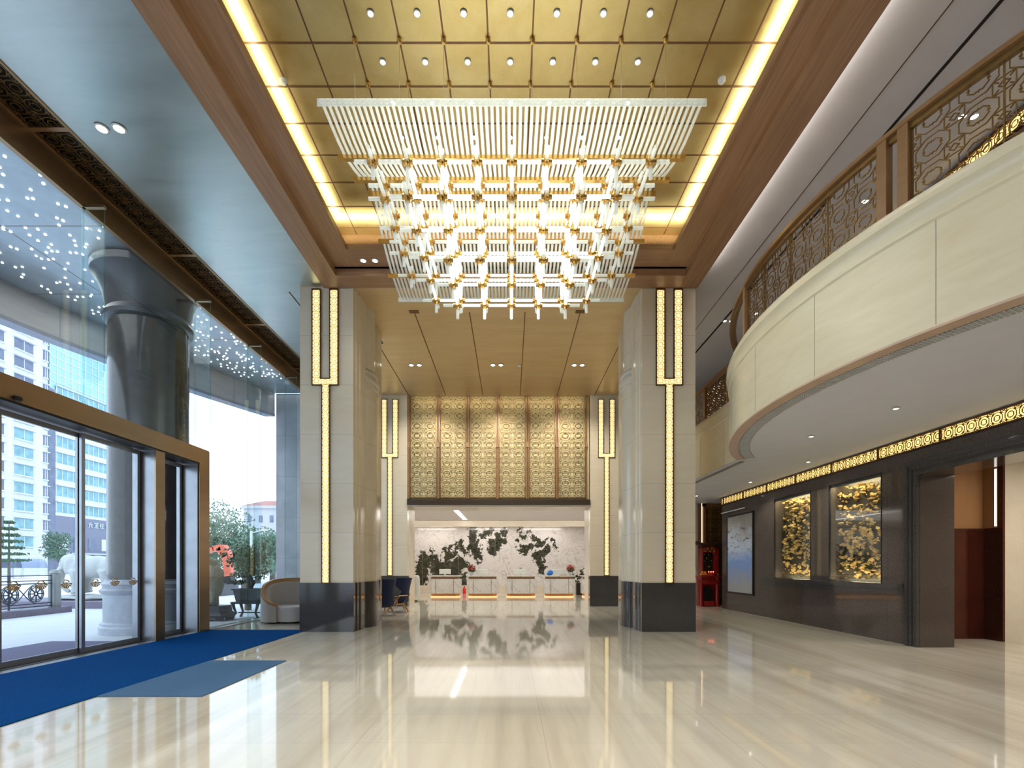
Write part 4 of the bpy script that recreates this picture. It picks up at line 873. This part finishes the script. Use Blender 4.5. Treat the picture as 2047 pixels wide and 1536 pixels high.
m = MB(); m.loft([[(x,y,7.42),(x,y,8.26),(x-.35,y,8.5),(x-.35,y,7.42)] for x, y in P]); struct('canopy_fascia', m, stone('canopy_fascia_panel', (.42,.42,.44), (.50,.50,.52), .4, [(1,2.4,.6,.02)]))
struct('trim_12', MB().loft([[(x+.01,y,7.34),(x+.01,y,7.44),(x-.37,y,7.44),(x-.37,y,7.34)] for x, y in P]), simple('blue_grey_edge', (.28,.30,.38), .4))
rs = random.Random(11); star = emit('star_light', (1,.97,.92), 5.0)
sm = MB().lathe([(.001,0),(.024,0),(.024,.01),(.001,.01)], n=8); s0 = None; cnt = 0; used = []
stars = MB()
while cnt < 460:
    y = rs.uniform(6.2, 17.4); xe = min(P, key=lambda p: abs(p[1]-y))[0]; x = rs.uniform(xe+.5, -7.6)
    if math.hypot(x+8.42, y-11.3) < 1.15 or any(abs(x-a)+abs(y-b) < .10 for a, b in used): continue
    used.append((x, y)); cnt += 1
    if s0 is None: s0 = obj('star_light', sm, star, None, label='tiny round light in the porch canopy', cat='light', group='star lights in the porch canopy'); s0.location = (x, y, 8.238)
    elif cnt <= 300: o = s0.copy(); col.objects.link(o); o.location = (x, y, 8.238)
    else: stars.lathe([(.001,8.238),(.022,8.238),(.022,8.248),(.001,8.248)], (x,y,0), 8)
obj('star_light', stars, star, None, label='many more tiny star lights scattered over the porch canopy', cat='light', kind='stuff')
lamp('AREA', 'canopy_light', (-9.6, 9.5, 8.2), 110, (1,.95,.88), (0,0,0), 3, 8)
struct('wall_outside_pier', MB().box(-9.17, -7.08, 18.95, 20, -.01, 8.25), stg, label='blue-grey stone pier outside at the end of the glass front')
# elephant
t_ = thing('elephant_statue', 'white stone elephant statue on a rough plinth outside', 'statue', (-15.35, 18.0, .48))
def e_(m, x, y, z): return (-15.35+x, 18.0+y, .50+z*.93)
m = MB()
for c, r in (((0,0,1.03),(.80,.44,.46)), ((.55,0,1.0),(.50,.42,.50)), ((-.45,0,1.05),(.50,.42,.47)), ((-1.02,0,1.22),(.33,.27,.34)), ((-.92,.12,1.28),(.22,.18,.22)), ((-.92,-.12,1.28),(.22,.18,.22)), ((-.75,0,1.12),(.3,.3,.32))): m.ell(e_(m,*c), (r[0],r[1],r[2]*.93))
for x, y in ((-.55,-.25),(-.60,.25),(.55,-.25),(.70,.25)):
    m.tube([e_(m,x*.95,y*.9,.9), e_(m,x,y,.45), e_(m,x+(.05 if x > 0 else -.02),y,.12), e_(m,x,y,.0)], [.27,.18,.16,.19], 12)
m.tube([e_(m,-1.22,0,1.12), e_(m,-1.36,-.02,.85), e_(m,-1.36,-.04,.55), e_(m,-1.26,-.04,.28), e_(m,-1.10,-.04,.10), e_(m,-.98,-.04,.05)], [.20,.16,.125,.10,.085,.075], 12)
for y in (-.14, .14): m.tube([e_(m,-1.2,y,.98), e_(m,-1.36,y*1.3,.88), e_(m,-1.52,y*1.4,.90)], [.06,.045,.02], 8)
for y in (-1, 1): m.ell(e_(m,-.80,y*.31,1.08), (.20,.05,.32), (0,R(15),0)); m.ell(e_(m,-.72,y*.33,.88), (.12,.04,.14))
m.tube([e_(m,.98,0,1.2), e_(m,1.08,-.05,.95), e_(m,1.08,-.08,.6), e_(m,1.04,-.08,.4)], [.06,.045,.035,.05], 8)
wst = simple('white_statue_stone', (.50,.51,.50), .6, 0, .08, 8)
o = obj('body', m, wst, t_); md = o.modifiers.new('blend', 'REMESH'); md.mode = 'VOXEL'; md.voxel_size = .035; md.use_smooth_shade = True; sm_ = o.modifiers.new('soft', 'SMOOTH'); sm_.iterations = 6; sm_.factor = .6
e2 = MB(); [e2.ell(e_(m,-1.20,y*.215,1.28), (.03,.02,.03), n=8, m=6) for y in (-1,1)]; obj('eye', e2, stg, t_)
def rock(name, c, r, mt, seed, label, cat, zmin=None, parent=None):
    from mathutils import noise
    m = MB().ell(c, r, n=28, m=18); v2 = []
    for v in m.v:
        p = Vector(v); d = (p-Vector(c)); k = 1+.35*noise.turbulence(p*1.6/ max(r)+Vector((seed,0,0)), 5, False)-.12
        q = Vector(c)+Vector((d.x*k, d.y*k, d.z*k)); 
        if zmin is not None: q.z = max(zmin, q.z)
        v2.append(tuple(q))
    m.v = v2; return obj(name, m, mt, parent, 40, label=label, cat=cat)
rock('plinth_rock', (-15.4, 18.0, .33), (1.55,.75,.15), wst, 3, 'rough white rock base under the elephant statue', 'rock', .262)
obj('planter_kerb', MB().bbox(-19.5, -13.5, 17.1, 19.2, -.01, .26, .03), granite('mauve_granite', (.17,.14,.19), .3), None, label='mauve granite kerb block under the white elephant', cat='kerb')
obj('garden_kerb', MB().prism([(-14.45,15.95),(-14.0,6),(-14.8,6),(-15.15,15.95)], -.01, .18), bpy.data.materials['mauve_granite'], None, label='low mauve kerb in front of the ornamental fence', cat='kerb')
t_ = thing('ornamental_fence', 'ornamental wrought iron fence panel beside a stone post outside', 'fence', (-16, 15.3, .18))
A = Vector((-14.75,15.55,0)); B = Vector((-14.45,6.0,0)); D = (B-A); Ln = D.length; D.normalize(); Nn = Vector((D.y,-D.x,0))
fn = lambda u, v, n_: tuple(A + D*u + Nn*n_ + Vector((0,0,v)))
fm = MB()
for z in (.24,.33,.95,1.04,1.20): fm.seg(fn, 0, z, Ln, z, .03, .03)
for k in range(8): fm.seg(fn, Ln*k/7, .205, Ln*k/7, 1.20, .035, .035)
for k in range(11):
    cx_ = .52+.80*k
    for r_ in (.25,.20,.06):
        for q in range(20): fm.seg(fn, cx_+r_*math.cos(q*PI/10), .635+r_*math.sin(q*PI/10), cx_+r_*math.cos((q+1)*PI/10), .635+r_*math.sin((q+1)*PI/10), .022, .02)
    for q in range(8): fm.seg(fn, cx_+.05*math.cos(q*PI/4), .635+.05*math.sin(q*PI/4), cx_+.23*math.cos(q*PI/4), .635+.23*math.sin(q*PI/4), .035, .02)
    for sgn in (-1, 1):
        for q in range(12):
            f0, f1 = q/12, (q+1)/12; y_ = lambda f: .635+sgn*.29*math.cos(PI*f)
            fm.seg(fn, cx_+.80*f0, y_(f0), cx_+.80*f1, y_(f1), .02, .02)
obj('iron_panel', fm, simple('dark_iron', (.06,.07,.09), .4, .4), t_)
obj('stone_post', MB().bbox(-14.88,-14.64,15.55,15.79,.182,1.25,.02).lathe([(.001,1.24),(.13,1.24),(.15,1.28),(.10,1.36),(.001,1.39)], (-14.76,15.67,0), 16), simple('olive_grey_stone', (.33,.34,.33), .6), t_)
# rock sculpture, bonsai, stand
t_ = thing('scholar_rock', 'tall mottled ochre rock sculpture on a dark carved base outside', 'rock sculpture', (-8.35, 13.5, 0))
rock('rock', (-8.42, 13.5, 1.08), (.44,.32,.80), stone('mottled_ochre_rock', (.50,.42,.26), (.72,.68,.58), .5, [], (1,1,1), scale=3), 5, None, None, .3, t_)
obj('base', MB().loft([[(x*k-8.38, y*k+13.5, z) for x, y in ((-.5,-.35),(.5,-.35),(.58,0),(.5,.35),(-.5,.35),(-.58,0))] for z, k in ((.06,.95),(.14,1.1),(.22,.9),(.40,.85))]).box(-8.85,-8.7,13.2,13.35,-.01,.1).box(-8.05,-7.9,13.2,13.35,-.01,.1).box(-8.05,-7.9,13.65,13.8,-.01,.1).box(-8.85,-8.7,13.65,13.8,-.01,.1), simple('dark_carved_base', (.06,.05,.05), .5), t_)
t_ = thing('plant_stand', 'dark wooden stand with curved legs carrying the bonsai pot outside', 'stand', (-7.680, 14.2, 0)); dkw = simple('grey_dark_wood', (.10,.11,.12), .5)
obj('top', MB().bbox(-8.080,-7.250,13.95,14.45,.40,.46,.01), dkw, t_)
for sx in (-1,1):
    for sy in (-1,1): obj('leg', MB().tube([(-7.665+.36*sx,14.2+.2*sy,.41),(-7.665+.33*sx,14.2+.2*sy,.28),(-7.665+.28*sx,14.2+.18*sy,.14),(-7.665+.36*sx,14.2+.2*sy,0)], [.05,.04,.03,.04], 8), dkw, t_, 50)
obj('stretcher', MB().box(-7.980,-7.350,14.18,14.22,.12,.15), dkw, t_)
M['leaf2'] = simple('garden_leaf', (.05,.14,.07), .55, 0, .5, 9); M['leaf3'] = simple('pale_street_leaf', (.13,.24,.16), .6, 0, .5, 2); M['bark'] = simple('grey_bark', (.16,.13,.11), .8, 0, .4, 12)
t_ = thing('bonsai', 'bonsai tree in a wide grey pot on the dark stand outside', 'bonsai', (-7.680,14.2,.46))
obj('pot', MB().loft([[(-7.665+x*k, 14.2+y*k, z) for x, y in ((-.36,-.2),(.36,-.2),(.36,.2),(-.36,.2))] for z, k in ((.46,.8),(.50,.85),(.80,1.0),(.80,1.12),(.84,1.12),(.84,.95),(.80,.93))]), simple('grey_glazed_pot', (.25,.27,.29), .4), t_)
obj('trunk', MB().tube([(-7.630,14.2,.8),(-7.530,14.2,1.0),(-7.680,14.25,1.2),(-7.530,14.2,1.4),(-7.730,14.2,1.6)], [.07,.06,.05,.04,.02], 8), M['bark'], t_, 50)
lf = MB()
for c, r in (((-7.930,14.2,1.25),(.28,.22,.09)), ((-7.380,14.2,1.32),(.25,.2,.08)), ((-7.780,14.2,1.55),(.28,.2,.09)), ((-7.530,14.2,1.75),(.22,.18,.09)), ((-7.980,14.2,1.02),(.22,.2,.08))): leaves(lf, c, r, 170, .035, rnd)
obj('foliage', lf, M['leaf2'], t_)
def tree(name, x, y, h, rx, rz, n, s, mt, label, cat='tree', tr=.10, blobs=5, group=None):
    t = thing(name, label, cat, (x, y, 0), group=group); k = MB(); f = MB(); rr = random.Random(int(abs(x*7+y*13)))
    obj('trunk', k.tube([(x,y,0),(x+.1*tr,y,h*.35),(x-.5*tr,y,h*.7)], [tr*1.3,tr,tr*.4], 8), M['bark'], t, 50)
    for b in range(blobs):
        a = rr.uniform(0, 2*PI); q = rr.uniform(0,.55); c = (x+rx*q*math.cos(a), y+rx*q*math.sin(a), h-rz+rz*rr.uniform(-.45,.5)); leaves(f, c, (rx*.6,rx*.6,rz*.5), n//blobs, s, rr)
    obj('foliage', f, mt, t); return t
tree('garden_tree', -9.0, 16.6, 2.5, .95, .85, 1500, .06, M['leaf2'], 'leafy green tree outside the glass just left of the grey pier', blobs=8, tr=.09)
for k, (px, top, Y, rx, rz, L) in enumerate(((430, 998, 50, 3.6, 3.4, 'tallest broad tree outside, rising behind the rock sculpture'), (465, 1030, 46, 2.8, 2.6, 'dark round tree outside in line with the reflected light column'), (515, 1050, 42, 2.9, 2.2, 'wide green tree below the red roofed building'), (545, 1062, 38, 2.6, 2.0, 'green tree outside against the grey stone pier'), (400, 1040, 40, 2.8, 2.4, 'green tree seen between the door portal and the rock sculpture'), (490, 1088, 33, 2.2, 1.2, 'low bushy tree behind the bonsai'), (395, 1085, 34, 2.0, 1.2, 'low bushy tree behind the orange digger arm'))):
    p = at(px, top, Y); tree('street_tree', p.x, Y, p.z, rx, rz, 1900, .16 if Y > 35 else .11, M['leaf3'] if k in (0,2,5) else M['leaf2'], L, tr=.2, blobs=9, group='trees along the street')
# norfolk pine and bushy tree
p = at(18, 1046, 42); t_ = thing('conifer', 'slender tiered conifer outside by the blue awnings', 'tree', (p.x, 42, 0)); obj('trunk', MB().tube([(p.x,42,0),(p.x,42,p.z)], .12, 8, .03), M['bark'], t_); lf = MB()
for k in range(7):
    z = 2.0+.55*k; r = 1.5-.19*k
    for q in range(7): a = q*2*PI/7+k; leaves(lf, (p.x+r*.55*math.cos(a), 42+r*.55*math.sin(a), z), (r*.5,r*.5,.12), 40, .11, rnd)
obj('foliage', lf, M['leaf2'], t_)
p = at(118, 1062, 45); tree('street_tree', p.x, 45, p.z, 1.3, 1.5, 1500, .11, M['leaf3'], 'bushy young tree outside left of the white elephant', blobs=8, tr=.08, group='trees along the street')
# orange digger arm
t_ = thing('digger', 'orange digger arm rising behind the rock sculpture outside', 'digger', (-15.2, 25, 0)); og = simple('orange_paint', (.75,.14,.07), .4)
pts = [at(px, py, 25) for px, py in ((408,1104),(430,1098),(444,1095),(454,1112),(460,1150))]
m = MB()
for a, b, w_ in ((0,1,.22),(1,2,.30),(2,3,.45),(3,4,.38)):
    d = pts[b]-pts[a]; m.obox((pts[a]+pts[b])/2, (d.length*1.1, .4, w_), (0, -math.atan2(d.z, d.x), 0))
obj('boom', m, og, t_); q = at(453, 1158, 25); obj('bucket', MB().bbox(q.x-.3,q.x+.3,24.8,25.2,q.z-.25,q.z+.15,.04), M['black'], t_); obj('body', MB().bbox(q.x-1.6,q.x+.2,24.2,25.8,0,q.z-.2,.06), simple('dark_machine', (.08,.08,.09), .5), t_)
# street lamp
p = at(502, 1062, 24); t_ = thing('street_lamp', 'thin pale street lamp with a side arm outside', 'street lamp', (p.x, 24, 0)); obj('pole', MB().tube([(p.x,24,0),(p.x,24,p.z)], .06, 8), M['ring'], t_); obj('arm', MB().tube([(p.x,24,p.z-.1),(p.x+.6,24,p.z+.05)], .03, 6), M['ring'], t_); obj('lamp_head', MB().box(p.x+.5,p.x+.8,23.92,24.08,p.z+.02,p.z+.08), M['ring'], t_)
# arched awnings
for k, (px, w_) in enumerate(((3, 22), (31, 30), (59, 23))):
    Y = 60; x = (px-1020)*Y/F; r = w_*Y/F/2; t_ = thing('arched_awning', ('leftmost' if k == 0 else 'middle' if k == 1 else 'right end') + ' blue-grey barrel awning outside behind the fence', 'awning', (x, Y, 0), group='barrel awnings across the street')
    m = MB(); n = 14; ring = lambda y_, rr: [(x+rr*math.cos(PI*i/n), y_, 1.25+1.15*rr/r*math.sin(PI*i/n)) for i in range(n+1)]
    A_ = ring(Y-1.6, r)+list(reversed(ring(Y-1.6, r*.96))); B_ = [(a, b+3.2, c) for a, b, c in A_]; m.loft([A_, B_]); obj('vault', m, simple('awning_blue', (.22,.27,.38), .4), t_, 40)
    obj('post', MB().box(x-r,x-r+.2,Y-1.6,Y-1.4,0,1.25), stg2, t_); obj('post', MB().box(x+r-.2,x+r,Y-1.6,Y-1.4,0,1.25), stg2, t_)
# buildings across the street: fronts run along the street
M['bwall'] = stone('pale_tiled_facade', (.62,.64,.70), (.70,.72,.78), .6, [(2,.6,0,.05)], (1,1,1)); M['bglass'] = simple('teal_window_glass', (.22,.42,.46), .15, .1, .35, .8); M['bdark'] = simple('dark_window_glass', (.16,.18,.26), .2, .1, .3, .8); M['bwhite'] = simple('white_window_frame', (.7,.72,.75), .5)
BX = -85
t_ = thing('office_building', 'pale tiled office building with recessed bay windows at the picture edge outside', 'building', (BX-6, 78, 0))
obj('wall', MB().box(BX-14, BX, 62, 88.9, 0, 52), M['bwall'], t_)
for k in range(14):
    z = 4.9+3.1*k
    for (a, b) in ((82.9,86.2),(78.0,81.2),(88.0,88.7)):
        w_ = obj('window', MB().box(BX-.1, BX+.03, a, b, z, z+1.8), M['bdark'] if a != 82.9 or k > 8 else M['bglass'], t_); obj('window_frame', MB().box(BX, BX+.08, a+(b-a)*.5-.05, a+(b-a)*.5+.05, z, z+1.8).box(BX, BX+.5, a-.2, b+.2, z+1.85, z+2.0).box(BX, BX+.3, a-.1, b+.1, z-.2, z), M['bwall'], w_)
t_ = thing('office_building', 'tall office building with teal ribbon windows above a dark shop front outside', 'building', (BX-6, 100, 0))
obj('wall', MB().box(BX-14, BX-.5, 88.9, 125, 0, 34.5).box(BX-14, BX-.0, 90.4, 125, 11, 34.5), M['bwall'], t_)
for k in range(8):
    z = 11.6+3.1*k; a, b = 90.5, 124
    w_ = obj('ribbon_window', MB().box(BX-.05, BX+.03, a, b, z, z+1.9), M['bglass'], t_); f = MB(); [f.box(BX, BX+.08, a+q, a+q+.1, z, z+1.9) for q in [x*1.15 for x in range(29)]]; f.box(BX, BX+.45, a, b, z+1.95, z+2.1); obj('window_frame', f, M['bwhite'], w_)
obj('stair_tower', MB().box(BX-1, BX+.02, 88.95, 90.4, 0, 34.5), M['bdark'], t_)
obj('glass_tower', MB().box(BX-14, BX-.2, 89.4, 118, 34.5, 55), NT('x').setp((.30,.50,.56), .2).m, t_)
f = MB(); [f.box(BX-.2, BX-.1, 89.4, 118, 34.5+q*1.5, 34.62+q*1.5) for q in range(13)]; [f.box(BX-.2, BX-.1, 89.4+q*1.5, 89.5+q*1.5, 34.5, 55) for q in range(19)]; obj('tower_mullions', f, M['bwhite'], t_)
obj('shop_front', MB().box(BX-.5, BX+.0, 90.4, 125, 0, 11), simple('dark_shopfront', (.18,.18,.25), .4), t_)
for z in (1.0, 4.6):
    for q in range(9): obj('shop_window', MB().box(BX, BX+.06, 91+q*3.2, 93+q*3.2, z, z+2.4), M['bdark'] if q % 3 else M['bwhite'], t_)
obj('awning_slab', MB().box(BX, BX+2.5, 90.5, 125, 3.7, 4.0), stg2, t_)
# sign characters as on the building (stroke shapes, too small to read)
CH = [[(0,.7,1,.7),(.5,1,.1,0),(.5,.7,.9,0)], [(0,.95,1,.95),(.1,.6,.9,.6),(.2,.35,.8,.35),(.5,1,.5,0),(0,0,1,0)], [(.2,1,.0,.5),(.2,.7,.2,0),(.4,.8,1,.8),(.7,1,.7,0),(.4,.4,1,.4),(.4,0,1,0)], [(0,.8,.5,.8),(.25,1,.25,0),(.6,.9,1,.9),(.6,.9,.6,0),(.6,.5,1,.5),(1,.9,1,0)], [(0,.2,1,.2),(.3,.9,.3,.2),(.7,.9,.7,.2),(0,.7,.2,.4),(1,.7,.8,.4)], [(.1,.9,.9,.9),(.5,1,.5,.5),(.1,.5,.9,.5),(.5,.5,.1,0),(.5,.5,.9,0)]]
sg = MB()
for k, c in enumerate(CH):
    y0 = 97.4+1.35*k
    for (a, b, c_, d_) in c: sg.seg(lambda u, v, n_: (BX+.1+n_, u, v), y0+a*.9, 9.3+b*.95, y0+c_*.9, 9.3+d_*.95, .12, .08)
obj('sign_characters', sg, M['bwhite'], t_)
t_ = thing('apartment_building', 'pale building with a red hipped roof beyond the street trees', 'building', (-46.4, 92, 0)); x0, x1 = -49.6, -42.5
obj('wall', MB().box(x0, x1, 90, 98, 0, 12.2).box(x0-.3, x1+.3, 89.6, 98.3, 12.2, 12.7), simple('pale_pink_wall', (.55,.52,.54), .7), t_)
obj('roof', MB().loft([[(x0-.3,89.6,12.7),(x1+.3,89.6,12.7),(x1+.3,98.3,12.7),(x0-.3,98.3,12.7)], [(x0+2.3,93,14),(x1-2.3,93,14),(x1-2.3,95,14),(x0+2.3,95,14)]]), simple('red_roof_tile', (.48,.20,.17), .7), t_)
for k, x in enumerate((-48.5,-46.4,-44.4)):
    for z in (9.6, 6.0): obj('window', MB().box(x-.35, x+.35, 89.95, 90.0, z, z+1.3), M['bdark'], t_)
